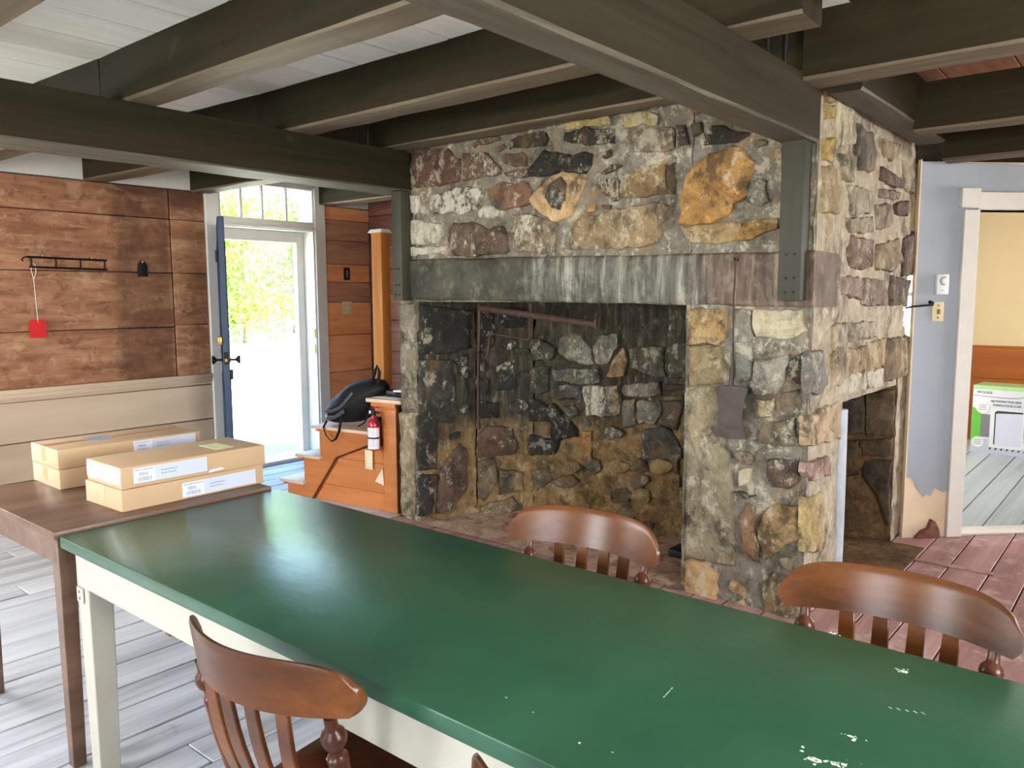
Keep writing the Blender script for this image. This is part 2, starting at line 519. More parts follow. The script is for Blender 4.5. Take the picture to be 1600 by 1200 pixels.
def firebox_mat():
    """Burnt firebox: soot high on the left, lime streaks in the middle, scorched tan crust low down (old stains)."""
    mt, nt, b, col = mortar_mat('burnt_firebox_mortar', (96, 76, 48), (136, 108, 70), (176, 146, 98), [(7, 2.0, 0.56, (84, 62, 40), 0.7), (12, 5.0, 0.6, (198, 176, 132), 0.6)], 0.35)
    tc = N(nt, 'ShaderNodeTexCoord')
    sp = N(nt, 'ShaderNodeSeparateXYZ')
    nt.links.new(tc.outputs['Object'], sp.inputs[0])
    nv = noise_node(nt, tc.outputs['Object'], 3.0, 5, 0.6)
    # soot edge rises towards the right
    h = math_(nt, 'ADD', sp.outputs['Z'], math_(nt, 'MULTIPLY', math_(nt, 'ADD', sp.outputs['X'], 3.3), -0.10))
    h = math_(nt, 'ADD', h, math_(nt, 'MULTIPLY', math_(nt, 'SUBTRACT', nv, 0.5), 0.5))
    soot = math_(nt, 'MULTIPLY', math_(nt, 'SUBTRACT', h, 0.5), 5.0, True)
    mp = N(nt, 'ShaderNodeMapping')
    mp.inputs['Scale'].default_value = (9, 9, 0.9)
    nt.links.new(tc.outputs['Object'], mp.inputs[0])
    st_ = noise_node(nt, mp.outputs[0], 3.5, 6, 0.65, 0.4)
    sootc = ramp(nt, st_, [(0.40, s2l((36, 34, 29))), (0.56, s2l((66, 61, 50))), (0.63, s2l((88, 82, 68))), (0.70, s2l((164, 156, 138)))])
    col = mix(nt, math_(nt, 'MULTIPLY', soot, 0.95), col, sootc)
    nt.links.new(col, b.inputs['Base Color'])
    return mt
M['firebox'] = firebox_mat()

def lintel_mat():
    mt, nt, b = new_mat('soot_streaked_lintel_stone')
    tc = N(nt, 'ShaderNodeTexCoord')
    mp = N(nt, 'ShaderNodeMapping')
    mp.inputs['Scale'].default_value = (7, 1, 0.7)
    nt.links.new(tc.outputs['Object'], mp.inputs[0])
    st_ = noise_node(nt, mp.outputs[0], 3.0, 7, 0.7, 0.3)
    n1 = noise_node(nt, tc.outputs['Object'], 5, 6, 0.65)
    pale = ramp(nt, st_, [(0.34, s2l((50, 50, 44))), (0.5, s2l((94, 92, 82))), (0.66, s2l((158, 154, 138)))])
    dark = ramp(nt, n1, [(0.35, s2l((46, 46, 36))), (0.6, s2l((74, 72, 56))), (0.75, s2l((108, 100, 80)))])
    sp = N(nt, 'ShaderNodeSeparateXYZ')
    nt.links.new(tc.outputs['Object'], sp.inputs[0])
    # a soot-blackened length on the left, rust-brown on the right
    e = math_(nt, 'ADD', sp.outputs['X'], math_(nt, 'MULTIPLY', n1, 0.35))
    left = math_(nt, 'MULTIPLY', math_(nt, 'SUBTRACT', -2.55, e), 9.0, True)
    right = math_(nt, 'MULTIPLY', math_(nt, 'SUBTRACT', e, -1.62), 5.0, True)
    brown = ramp(nt, st_, [(0.35, s2l((60, 44, 36))), (0.55, s2l((104, 84, 70))), (0.7, s2l((166, 150, 130)))])
    col = mix(nt, left, pale, dark)
    col = mix(nt, right, col, brown)
    col = weather(nt, col, 0.12, 0.6, 0.1)
    nt.links.new(col, b.inputs['Base Color'])
    b.inputs['Roughness'].default_value = 0.7
    add_bump(nt, b, math_(nt, 'ADD', st_, n1), 0.5, 0.01)
    return mt
M['lintel'] = lintel_mat()
M['hearth'] = mortar_mat('dusty_hearth_stone', (136, 100, 82), (186, 150, 128), (220, 192, 170), [(8, 3.0, 0.6, (206, 184, 164), 0.6), (5, 8.0, 0.64, (90, 60, 44), 0.6)])[0]

# smoke-darkened band and old partition marks on the brown planks (a stain with its own outline)
def stain_planks():
    mt = M['plank']
    nt = mt.node_tree
    b = nt.nodes['Principled BSDF']
    src = b.inputs['Base Color'].links[0].from_socket
    tc = N(nt, 'ShaderNodeTexCoord')
    sp = N(nt, 'ShaderNodeSeparateXYZ')
    nt.links.new(tc.outputs['Object'], sp.inputs[0])
    nz = noise_node(nt, tc.outputs['Object'], 5, 7, 0.7)
    y = math_(nt, 'ADD', sp.outputs['Y'], math_(nt, 'MULTIPLY', nz, 0.05))
    a = math_(nt, 'MULTIPLY', math_(nt, 'SUBTRACT', y, 2.64), 14.0, True)
    c = math_(nt, 'MULTIPLY', math_(nt, 'SUBTRACT', 3.12, y), 22.0, True)
    band = math_(nt, 'MULTIPLY', math_(nt, 'MULTIPLY', a, c), math_(nt, 'MULTIPLY', math_(nt, 'SUBTRACT', nz, 0.12), 1.5, True))
    top = math_(nt, 'MULTIPLY', math_(nt, 'SUBTRACT', math_(nt, 'ADD', sp.outputs['Z'], math_(nt, 'MULTIPLY', nz, 0.3)), 2.2), 6.0, True)
    wide = math_(nt, 'MULTIPLY', math_(nt, 'MULTIPLY', top, math_(nt, 'MULTIPLY', math_(nt, 'SUBTRACT', y, 2.6), 4.0, True)), 0.7)
    f = math_(nt, 'MAXIMUM', band, wide)
    sc1 = noise_node(nt, tc.outputs['Object'], 11, 9, 0.75, 0.4)
    src = mix(nt, math_(nt, 'MULTIPLY', ramp(nt, sc1, [(0.38, (1, 1, 1)), (0.47, (0, 0, 0))]), 0.5), src, s2l((86, 52, 34)))
    sc2 = noise_node(nt, coords(nt, (1, .35, 1), False), 14, 9, 0.76, 0.6)
    src = mix(nt, math_(nt, 'MULTIPLY', ramp(nt, sc2, [(0.56, (0, 0, 0)), (0.63, (1, 1, 1))]), 0.6), src, s2l((196, 160, 126)))
    col = mix(nt, f, src, s2l((78, 50, 34)))
    nt.links.new(col, b.inputs['Base Color'])
stain_planks()

# ------------------------------------------------------------------ room shell
XL, XR, YB, YR = -5.97, 2.6, -2.6, 9.0
CEIL = 2.55
DIAG = 6.2            # diagonal wall: y = x + DIAG

floor = structure('floor', MB().box(XL - .2, XR + .2, YB - .2, YR + .2, -0.12, -0.022).build('floor', M['subfloor']))
def board(x0, x1, ya, yb, mat, name='floor_board', top=0.0, th=0.022, parent=floor):
    """ya, yb: end position as a number or a function of x."""
    fa = ya if callable(ya) else (lambda x: ya)
    fb = yb if callable(yb) else (lambda x: yb)
    b = [(x0, fa(x0)), (x1, fa(x1)), (x1, fb(x1)), (x0, fb(x0))]
    return MB().hexa([(x, y, top - th) for x, y in b], [(x, y, top) for x, y in b]).build(name, mat, parent, bevel=0.003, segs=1)
x = XL
while x < XR - 0.05:
    w = RNG.uniform(0.155, 0.205)
    x1 = min(x + w, XR)
    dz = -RNG.uniform(0, 0.003)
    xc = (x + x1) / 2
    g = 0.0035
    if xc < -3.9:
        cut = RNG.uniform(0.2, 1.6)
        board(x + g, x1 - g, YB, cut, M['floor_grey'], top=dz)
        board(x + g, x1 - g, cut + .004, 5.06, M['floor_grey'], top=dz)
    else:
        cut = RNG.uniform(-1.5, 1.3)
        board(x + g, x1 - g, YB, cut, M['floor_grey'], top=dz)
        board(x + g, x1 - g, cut + .004, 2.35, M['floor_grey'], top=dz)
        if xc < -1.19:
            board(x + g, x1 - g, 2.355, 3.49, M['floor_red'], top=dz)
            if xc > -3.3:
                board(x + g, x1 - g, 5.2, 8.98, M['floor_blue'], top=dz)
        else:
            board(x + g, x1 - g, 2.355, lambda q: q + DIAG, M['floor_red'], top=dz)
            board(x + g, x1 - g, lambda q: q + DIAG + .004, 8.98, M['floor_blue'], top=dz)
    x = x1

ceiling = structure('ceiling', MB().box(XL - .2, XR + .2, YB - .2, YR + .2, CEIL + .02, CEIL + .2).build('ceiling', M['subfloor']))
edges = [-5.97, -5.68, -5.38, -5.07, -4.78, -4.5, -4.22, -3.94, -3.66, -3.35, -3.07, -2.79, -2.48, -2.18, -1.88, -1.58, -1.28]
x = edges[-1]
while x < XR - 0.1:
    x = min(XR, x + RNG.uniform(.26, .32))
    edges.append(x)
for a, b in zip(edges[:-1], edges[1:]):
    dz = RNG.uniform(-.003, .003)
    ye = 5.06 if b < -3.7 else 3.45
    board(a + .005, b - .004, YB, ye, M['ceiling'], 'ceiling_board', CEIL + .02, .02 + dz, ceiling)
    if b > -1.3:
        board(a + .003, b - .003, 3.455, YR, M['plank_grey'], 'ceiling_board', CEIL + .02, .02, ceiling)

# left wall with the front door
mb = MB()
DY0, DY1, DZ = 3.50, 4.42, 2.42
mb.box(XL - .2, XL - .018, YB - .2, -.85, 0, CEIL)
mb.box(XL - .2, XL - .018, -.85, .65, 0, .75)
mb.box(XL - .2, XL - .018, -.85, .65, 2.045, CEIL)
mb.box(XL - .2, XL - .018, .65, DY0, 0, CEIL)
mb.box(XL - .2, XL - .018, DY1, 5.26, 0, CEIL)
mb.box(XL - .2, XL - .018, DY0, DY1, DZ, CEIL)
wall_left = structure('wall_left', mb.build('wall_left', M['subfloor']))
def wplank(y0, y1, z0, z1, mat, name='wall_plank', proud=0.0, wall=wall_left, g=.002):
    return MB().box(XL - .018, XL + proud, y0 + g, y1 - g, z0 + g, z1 - g).build(name, mat, wall, bevel=0.004, segs=1)
for i, (z0, z1) in enumerate([(.835, 1.222), (1.222, 1.637), (1.637, 2.045), (2.045, 2.272)]):
    pr_ = RNG.uniform(0, .004)
    if i < 3:
        wplank(YB, -.85, z0, z1, M['plank'], proud=pr_)
        wplank(.65, 3.085, z0, z1, M['plank'], proud=pr_)
    else:
        wplank(YB, 3.085, z0, z1, M['plank'], proud=pr_)
    wplank(3.09, 3.372, z0 + (.015 if i == 1 else 0), z1 + (.015 if i == 0 else 0), M['plank'], proud=.004)
for z0, z1 in [(0, .2), (.2, .47), (.47, .75), (.75, .80)]:
    if z0 < .7:
        wplank(YB, 3.372, z0, z1 if z0 < .4 else .75, M['wainscot'], proud=.004)
    else:
        wplank(.65, 3.372, z0, z1, M['wainscot'], proud=.004, g=0)
wplank(YB, 3.372, 2.274, CEIL, M['white_wall'], 'frieze_board', .006)
rail = structure('trim_1', MB().box(XL - .01, XL + .030, .75, 3.372, .805, .838).box(XL - .01, XL + .018, .75, 3.372, .775, .806).build('trim_1', M['wainscot'], bevel=.004))
rows = [(2.15, 2.267, 'plank_orange'), (1.962, 2.15, 'plank_grey'), (1.749, 1.962, 'plank_grey'), (1.583, 1.749, 'plank_orange'), (1.399, 1.583, 'plank_grey'),
        (1.094, 1.399, 'plank_orange'), (.75, 1.094, 'plank_orange'), (.386, .75, 'plank_orange'), (0, .386, 'plank_orange')]
for z0, z1, k in rows:
    wplank(4.535, 5.058, z0, z1, M[k], proud=RNG.uniform(.0, .006))
wplank(4.535, 5.058, 2.269, CEIL, M['white_wall'], 'frieze_board', .006)

# stair back wall of dark red planks
wall_back = structure('wall_back', MB().box(XL, -3.6, 5.078, 5.26, 0, CEIL).build('wall_back', M['subfloor']))
z = 0
while z < CEIL - .03:
    z1 = min(CEIL, z + RNG.uniform(.2, .3))
    MB().box(XL, -3.6, 5.06 - RNG.uniform(0, .008), 5.078, z + .002, z1 - .002).build('wall_plank', M['plank_red'], wall_back, bevel=.004, segs=1)
    z = z1

def wall_with_windows(name, mat, axis, pos, a0, a1, holes, inward, th=.2):
    """A wall plane on axis x or y at pos, from a0 to a1, with window holes (c0, c1, z0, z1)."""
    mb = MB()
    def bx(p, q, z0, z1):
        if q - p < 1e-4 or z1 - z0 < 1e-4:
            return
        lo, hi = (pos, pos + th) if inward < 0 else (pos - th, pos)
        if axis == 'x':
            mb.box(lo, hi, p, q, z0, z1)
        else:
            mb.box(p, q, lo, hi, z0, z1)
    cur = a0
    for c0, c1, z0, z1 in sorted(holes):
        bx(cur, c0, 0, CEIL)
        bx(c0, c1, 0, z0)
        bx(c0, c1, z1, CEIL)
        cur = c1
    bx(cur, a1, 0, CEIL)
    return structure(name, mb.build(name, mat))

WN = [0]
def window(axis, pos, c0, c1, z0, z1, inward, cols=3, rows_=4):
    WN[0] += 1
    nm = 'window_%d' % WN[0]
    root = structure(nm)
    mid = pos - inward * .08
    def bx(mb, p, q, za, zb, d0, d1):
        lo, hi = sorted((mid + inward * d0, mid + inward * d1))
        if axis == 'x':
            mb.box(lo, hi, p, q, za, zb)
        else:
            mb.box(p, q, lo, hi, za, zb)
        return mb
    fr = MB()
    for (p, q, za, zb) in ((c0, c0 + .05, z0, z1), (c1 - .05, c1, z0, z1), (c0, c1, z0, z0 + .05), (c0, c1, z1 - .05, z1), (c0, c1, (z0 + z1) / 2 - .02, (z0 + z1) / 2 + .02)):
        bx(fr, p, q, za, zb, -.03, .03)
    fr.build('window_frame', M['white_trim'], root)
    for i in range(1, cols):
        p = c0 + (c1 - c0) * i / cols
        bx(MB(), p - .01, p + .01, z0 + .05, z1 - .05, -.015, .015).build('muntin', M['white_trim'], root)
    for j in range(1, rows_):
        if j * 2 != rows_:
            zz = z0 + (z1 - z0) * j / rows_
            bx(MB(), c0 + .05, c1 - .05, zz - .01, zz + .01, -.014, .014).build('muntin', M['white_trim'], root)
    bx(MB(), c0 + .04, c1 - .04, z0 + .04, z1 - .04, -.003, .003).build('glass_pane', M['glass'], root)
    cs = MB()
    for (p, q, za, zb) in ((c0 - .1, c0, z0 - .1, z1 + .1), (c1, c1 + .1, z0 - .1, z1 + .1), (c0, c1, z1, z1 + .1), (c0, c1, z0 - .1, z0)):
        bx(cs, p, q, za, zb, .08, .1)
    cs.build('window_casing', M['white_trim'], root)
    return root

wall_with_windows('wall_behind', M['white_wall'], 'y', YB, XL - .2, XR + .2, [(-4.5, -2.9, .75, 2.1), (-1.0, .6, .75, 2.1)], 1)
window('y', YB, -4.5, -2.9, .75, 2.1, 1)
window('y', YB, -1.0, .6, .75, 2.1, 1)
wall_with_windows('wall_right', M['white_wall'], 'x', XR, YB - .2, YR + .2, [(.3, 1.9, .75, 2.1), (6.9, 8.3, .8, 2.1)], -1)
window('x', XL, -.85, .65, .75, 2.045, 1)
window('x', XR, .3, 1.9, .75, 2.1, -1)
window('x', XR, 6.9, 8.3, .8, 2.1, -1)
wall_with_windows('wall_rear', M['cream_wall'], 'y', YR, -3.5, XR + .2, [(-3.0, -1.85, .95, 1.95)], -1)
window('y', YR, -3.0, -1.85, .95, 1.95, -1, 2, 2)
wall_with_windows('wall_passage', M['cream_wall'], 'x', -3.3, 5.26, YR, [(6.2, 7.6, .85, 2.1)], 1)
window('x', -3.3, 6.2, 7.6, .85, 2.1, 1)
# pine boards round the lower half of the back room
wr = structure('trim_2')
for z0, z1 in ((0, .31), (.313, .62), (.623, .925)):
    MB().box(-1.8, XR, YR - .02, YR, z0, z1).build('wall_plank', M['pine'], wr, bevel=.003, segs=1)
MB().box(-1.8, XR, YR - .03, YR, .925, .945).build('cap_strip', M['pine'], wr)

# ------------------------------------------------------------------ front door
door = structure('door_1', label='open dark blue front door in white frame with four-pane transom')
def dpart(name, y0, y1, z0, z1, x0=XL - .2, x1=XL + .02, mat='white_trim', bev=.004):
    return MB().box(x0, x1, y0, y1, z0, z1).build(name, M[mat], door, bevel=bev, segs=1)
dpart('casing', 3.375, 3.492, 0, 2.5, XL - .02, XL + .025)
dpart('casing', 4.422, 4.532, 0, 2.5, XL - .02, XL + .025)
dpart('casing', 3.492, 4.422, 2.40, 2.5, XL - .02, XL + .025)
dpart('jamb', 3.482, 3.515, 0, 2.42, XL - .2, XL + .01)
dpart('jamb', 4.405, 4.435, 0, 2.42, XL - .2, XL + .01)
dpart('transom_bar', 3.515, 4.405, 2.025, 2.105, XL - .17, XL + .015)
dpart('head_moulding', 3.50, 4.42, 2.035, 2.06, XL, XL + .035)
dpart('transom_head', 3.515, 4.405, 2.385, 2.42, XL - .15, XL + .01)
for yy in (3.738, 3.940, 4.180):
    dpart('muntin', yy - .011, yy + .011, 2.10, 2.39, XL - .09, XL - .05)
for y0, y1 in ((3.515, 3.727), (3.749, 3.929), (3.951, 4.169), (4.191, 4.405)):
    dpart('glass_pane', y0, y1, 2.105, 2.385, XL - .073, XL - .068, 'glass', 0)
dpart('storm_frame', 3.515, 3.60, 0, 2.025, XL - .2, XL - .14)
dpart('storm_frame', 4.33, 4.405, 0, 2.025, XL - .2, XL - .14)
dpart('storm_frame', 3.60, 4.33, 1.93, 2.025, XL - .2, XL - .14)
dpart('threshold', 3.515, 4.405, 0, .03, XL - .22, XL + .06)
M['step'] = plain('pale_blue_porch_step', (150, 186, 204), .6, var=.08)
dpart('porch_step', 3.3, 4.7, -.16, -.02, XL - .9, XL - .21, 'step')
# strike plates on the latch jamb
dpart('strike_plate', 4.398, 4.406, 1.08, 1.16, XL - .03, XL + .0, 'brass', 0)
dpart('strike_plate', 4.398, 4.406, .94, 1.02, XL - .03, XL + .0, 'brass', 0)
# the leaf, swung inward well past square so that its latch edge faces the room
hx, hy = -5.93, 3.50
LEAF_A = math.atan2(-3.55, 5.93) + math.radians(1.3)
leaf = MB()
LW, LT, LH = .86, .046, 1.985
leaf.box(0, LW, -LT, 0, .03, .03 + LH)
leaf = leaf.build('door_leaf', M['door_blue'], door, bevel=.004, segs=1)
leaf.location = (hx, hy, 0)
leaf.rotation_euler = (0, 0, LEAF_A)
for (a, b_, c, d) in ((.1, .40, .2, .85), (.46, .76, .2, .85), (.1, .40, 1.0, 1.85), (.46, .76, 1.0, 1.85)):
    for s in (0, 1):
        yy0, yy1 = (-LT - .006, -LT) if s == 0 else (0, .006)
        MB().box(a, b_, yy0, yy1, c, d).build('panel', M['door_blue'], leaf, bevel=.004, segs=1)
for sgn, y0 in ((-1, -LT), (1, 0)):
    kb = MB().lathe([(0, .022), (.08, .022), (.1, .009), (.5, .008), (.62, .014), (.8, .03), (.95, .032), (1, .02)], (LW - .06, y0, 1.0), (LW - .06, y0 + sgn * .075, 1.0), 14)
    kb.build('knob', M['iron'], leaf, smooth=True)
MB().box(LW, LW + .004, -LT + .008, -.008, .97, 1.06).build('latch_plate', M['iron'], leaf)
MB().box(LW + .004, LW + .012, -.034, -.016, .99, 1.01).build('latch_bolt', M['brass'], leaf)
MB().box(LW - .07, LW + .02, -LT - .03, -LT, 1.11, 1.17).build('rim_lock', M['brass'], leaf, bevel=.004)
MB().box(LW - .05, LW + .006, -.006, .02, .86, .93).build('lock_case', M['iron'], leaf, bevel=.003)
for zz in (.25, 1.75):
    MB().box(-.01, .05, -.004, .012, zz, zz + .1).build('hinge', M['iron'], leaf)
MB().box(LW - .10, LW - .02, -LT - .02, -LT, 1.70, 1.78).build('slide_bolt', M['iron'], leaf, bevel=.003)

# ------------------------------------------------------------------ diagonal wall with the inner doorway
ux = Vector((1, 1, 0)).normalized()         # along the wall, to the right
uin = Vector((1, -1, 0)).normalized()       # towards the room
def dg(s, d, z):
    """s along the wall from the casing foot, d out from the wall face into the room."""
    p = Vector((-0.968, 5.232, 0)) + ux * s + uin * d
    return (p.x, p.y, z)
def dbox(mb, s0, s1, d0, d1, z0, z1):
    return mb.hexa([dg(s0, d0, z0), dg(s0, d1, z0), dg(s1, d1, z0), dg(s1, d0, z0)], [dg(s0, d0, z1), dg(s0, d1, z1), dg(s1, d1, z1), dg(s1, d0, z1)])
OP0, OP1, OPH = .085, .94, 1.93
mb = MB()
dbox(mb, -.262, OP0, -.022, -.004, 0, 2.2)
dbox(mb, OP1, 5.0, -.12, -.004, 0, 2.2)
dbox(mb, OP0, OP1, -.12, -.004, OPH, 2.2)
wd = structure('wall_diagonal', mb.build('wall_diagonal', M['bare_plaster']))
# a coat of blue paint that has flaked away near the floor
pr = random.Random(4)
low = [(-.262, .37), (-.215, .36), (-.19, .30), (-.165, .275), (-.145, .245), (-.125, .262), (-.10, .25), (-.075, .30), (-.05, .285), (-.02, .27), (.0, .28), (.02, .26)]
poly = low + [(OP0, .26), (OP0, 2.19), (-.262, 2.2)]
MB().prism(poly, lambda u, v, d: dg(u, d, v), -.004, 0).build('paint_coat', M['blue_paint'], wd)
MB().prism([(OP0, OPH), (OP1, OPH), (OP1, 2.185), (.7, 2.19), (.45, 2.178), (.25, 2.195), (OP0, 2.19)], lambda u, v, d: dg(u, d, v), -.004, 0).build('paint_coat', M['blue_paint'], wd)
MB().prism([(OP1, .1), (5.0, .1), (5.0, 2.19), (OP1, 2.185)], lambda u, v, d: dg(u, d, v), -.004, 0).build('paint_coat', M['blue_paint'], wd)
dbox(MB(), -.270, -.262, -.022, .004, .0, 2.21).build('edge_strip', M['bare_plaster'], wd)
dbox(MB(), -.275, 2.0, -.125, -.03, 2.2, 2.56).build('top_boards', M['beam'], wd)
# torn lath and plaster lump at the foot
lump = MB().prism([(-.2, 0), (-.04, 0), (-.05, .05), (-.075, .10), (-.10, .115), (-.115, .06), (-.16, .045)], lambda u, v, d: dg(u, d, v), 0, .03)
lump.build('torn_plaster', plain('torn_red_brown_plaster', (120, 72, 62), .9, var=.4, vscale=20), wd, bevel=.006)
d2 = structure('door_2', label='white painted casing round the doorway to the cream room')
def d2p(name, *a, bev=.003):
    return dbox(MB(), *a).build(name, M['white_trim'], d2, bevel=bev, segs=1)
d2p('casing', 0.0, .095, 0, .022, 0, 1.93)
d2p('casing', OP1 - .01, OP1 + .085, 0, .022, 0, 1.93)
d2p('head_casing', .085, OP1, 0, .022, 1.93, 2.03)
d2p('corner_block', -.03, .085, 0, .034, 1.94, 2.05)
d2p('corner_block', OP1, OP1 + .115, 0, .034, 1.94, 2.05)
d2p('jamb', .075, .095, -.14, .0, 0, 1.95)
d2p('jamb', OP1 - .02, OP1, -.14, .0, 0, 1.95)
d2p('head_jamb', .095, OP1 - .02, -.14, 0, 1.93, 1.95)
d2p('threshold', .095, OP1 - .02, -.14, .0, .0, .012)

# ------------------------------------------------------------------ timber overhead
def beam(name, label, x0, x1, y0, y1, z0, z1, mat, low=None, bev=.010):
    """A hewn timber: a box cut into lengths whose arrises wander a little."""
    mb = MB()
    long_x = (x1 - x0) > (y1 - y0)
    n = max(4, int(((x1 - x0) if long_x else (y1 - y0)) / .25))
    rr = random.Random(hash(name + label) % 1000 if False else len(label) * 7 + int(abs(x0 + y0) * 100))
    secs = []
    zmain, ya, yb = z0, y0, y1
    ts = [i / n for i in range(n + 1)]
    if low:       # deeper section beyond the beam it rests on, running a little askew
        tc_ = (low[0] - x0) / (x1 - x0)
        ts = sorted(ts + [tc_ - 1e-4, tc_ + 1e-4])
    for t in ts:
        j = lambda: rr.uniform(-.0035, .0035)
        if long_x:
            xx = x0 + (x1 - x0) * t
            if low:
                z0 = low[1] if xx < low[0] else zmain
                sk = low[2] * max(0, low[0] - xx) / (low[0] - x0)
                y0, y1 = ya + sk, yb + sk
            ring = [(xx, y0 + bev, z0 + j()), (xx, y1 - bev, z0 + j()), (xx, y1 + j(), z0 + bev), (xx, y1 + j(), z1), (xx, y0 + j(), z1), (xx, y0 + j(), z0 + bev)]
        else:
            yy = y0 + (y1 - y0) * t
            ring = [(x0 + bev, yy, z0 + j()), (x1 - bev, yy, z0 + j()), (x1 + j(), yy, z0 + bev), (x1 + j(), yy, z1), (x0 + j(), yy, z1), (x0 + j(), yy, z0 + bev)]
        secs.append(ring)
    vs = [p for s in secs for p in s]
    fs = []
    n = len(secs) - 1
    for i in range(n):
        for k in range(6):
            k2 = (k + 1) % 6
            fs.append((i * 6 + k, i * 6 + k2, (i + 1) * 6 + k2, (i + 1) * 6 + k))
    fs += [tuple(range(6)), tuple(range(n * 6, n * 6 + 6))]
    mb.add(vs, fs)
    o = mb.build(name, mat)
    o.data.materials.append(M['beam_worn'] if long_x else M['beam_under_y'])
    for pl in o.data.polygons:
        if pl.normal.z < -.5:  # downward faces take the paler tan timber colour
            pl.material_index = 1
    return tag(o, label, 'beam')
JB = 2.325
beam('ceiling_beam', 'black timber beam running from near left to left corbel of fireplace', -3.92, -3.67, YB, 3.458, 2.092, JB, M['beam_y'])
beam('ceiling_beam', 'long grey-olive timber beam running overhead to right corbel of fireplace', -1.335, -1.19, YB, 3.458, 2.088, JB, M['beam_y'])
beam('ceiling_joist', 'dark joist under white boards, nearest one in the photo top left', XL, -1.2, 1.715, 1.872, JB, CEIL, M['beam'], (-3.9, 2.272, -.08))
beam('ceiling_joist', 'dark joist under white boards, midway between camera and chimney', XL, -0.95, 2.567, 2.745, JB, CEIL, M['beam'], (-3.9, 2.272, -.10))
beam('ceiling_joist', 'dark cracked joist lying against the top of the stone chimney', XL, -1.2, 3.265, 3.42, JB + .005, CEIL, M['beam'], (-3.9, 2.268, 0))
beam('ceiling_joist', 'pale-lit joist end above the stair planks beside the door', XL, -3.82, 4.47, 4.64, JB - .06, CEIL, M['beam'])
beam('ceiling_joist', 'deep dark joist right of long beam, above chimney corner', -1.19, XR, 3.24, 3.43, 2.295, CEIL, M['beam'])
beam('ceiling_joist', 'dark joist over the red floor, notched along its underside', -1.03, XR, 4.30, 4.46, 2.235, 2.46, M['beam'])
beam('ceiling_joist', 'dark low joist just above the blue partition wall', -1.03, XR, 4.95, 5.10, 2.18, 2.40, M['beam'])
beam('chimney_trimmer', 'short dark timber trimmer lying along right side of chimney', -1.165, -1.02, 3.45, 4.94, 2.275, 2.50, M['beam_y'])
beam('ceiling_joist', 'joist overhead behind the camera, first from the chimney side', XL, -1.2, .86, 1.02, JB, CEIL, M['beam'])
beam('ceiling_joist', 'joist overhead behind the camera, near window wall', XL, XR, -.86, -.70, JB, CEIL, M['beam'])
tag(MB().box(-.845, -.68, 2.60, 2.74, 2.36, CEIL).build('joist_stub', M['beam'], bevel=.006), 'short sawn joist stub hanging from ceiling beyond long beam', 'beam')
for nm, x0, x1, lab in (('corbel_post', -3.755, -3.672, 'dark green corbel post under black beam on left of fireplace'), ('corbel_post', -1.312, -1.215, 'dark green corbel post under long beam on right of fireplace')):
    p = tag(MB().box(x0, x1, 3.365, 3.452, 1.425, 2.09).build(nm, M['post'], bevel=.004), lab, 'post', 'corbel posts on the fireplace')
    for zz in (1.46, 1.52, 1.62):
        for fx in (.35, .7):
            MB().lathe([(0, .006), (1, .005)], (x0 + (x1 - x0) * fx, 3.366, zz), (x0 + (x1 - x0) * fx, 3.361, zz), 8).build('nail_head', M['iron'], p)
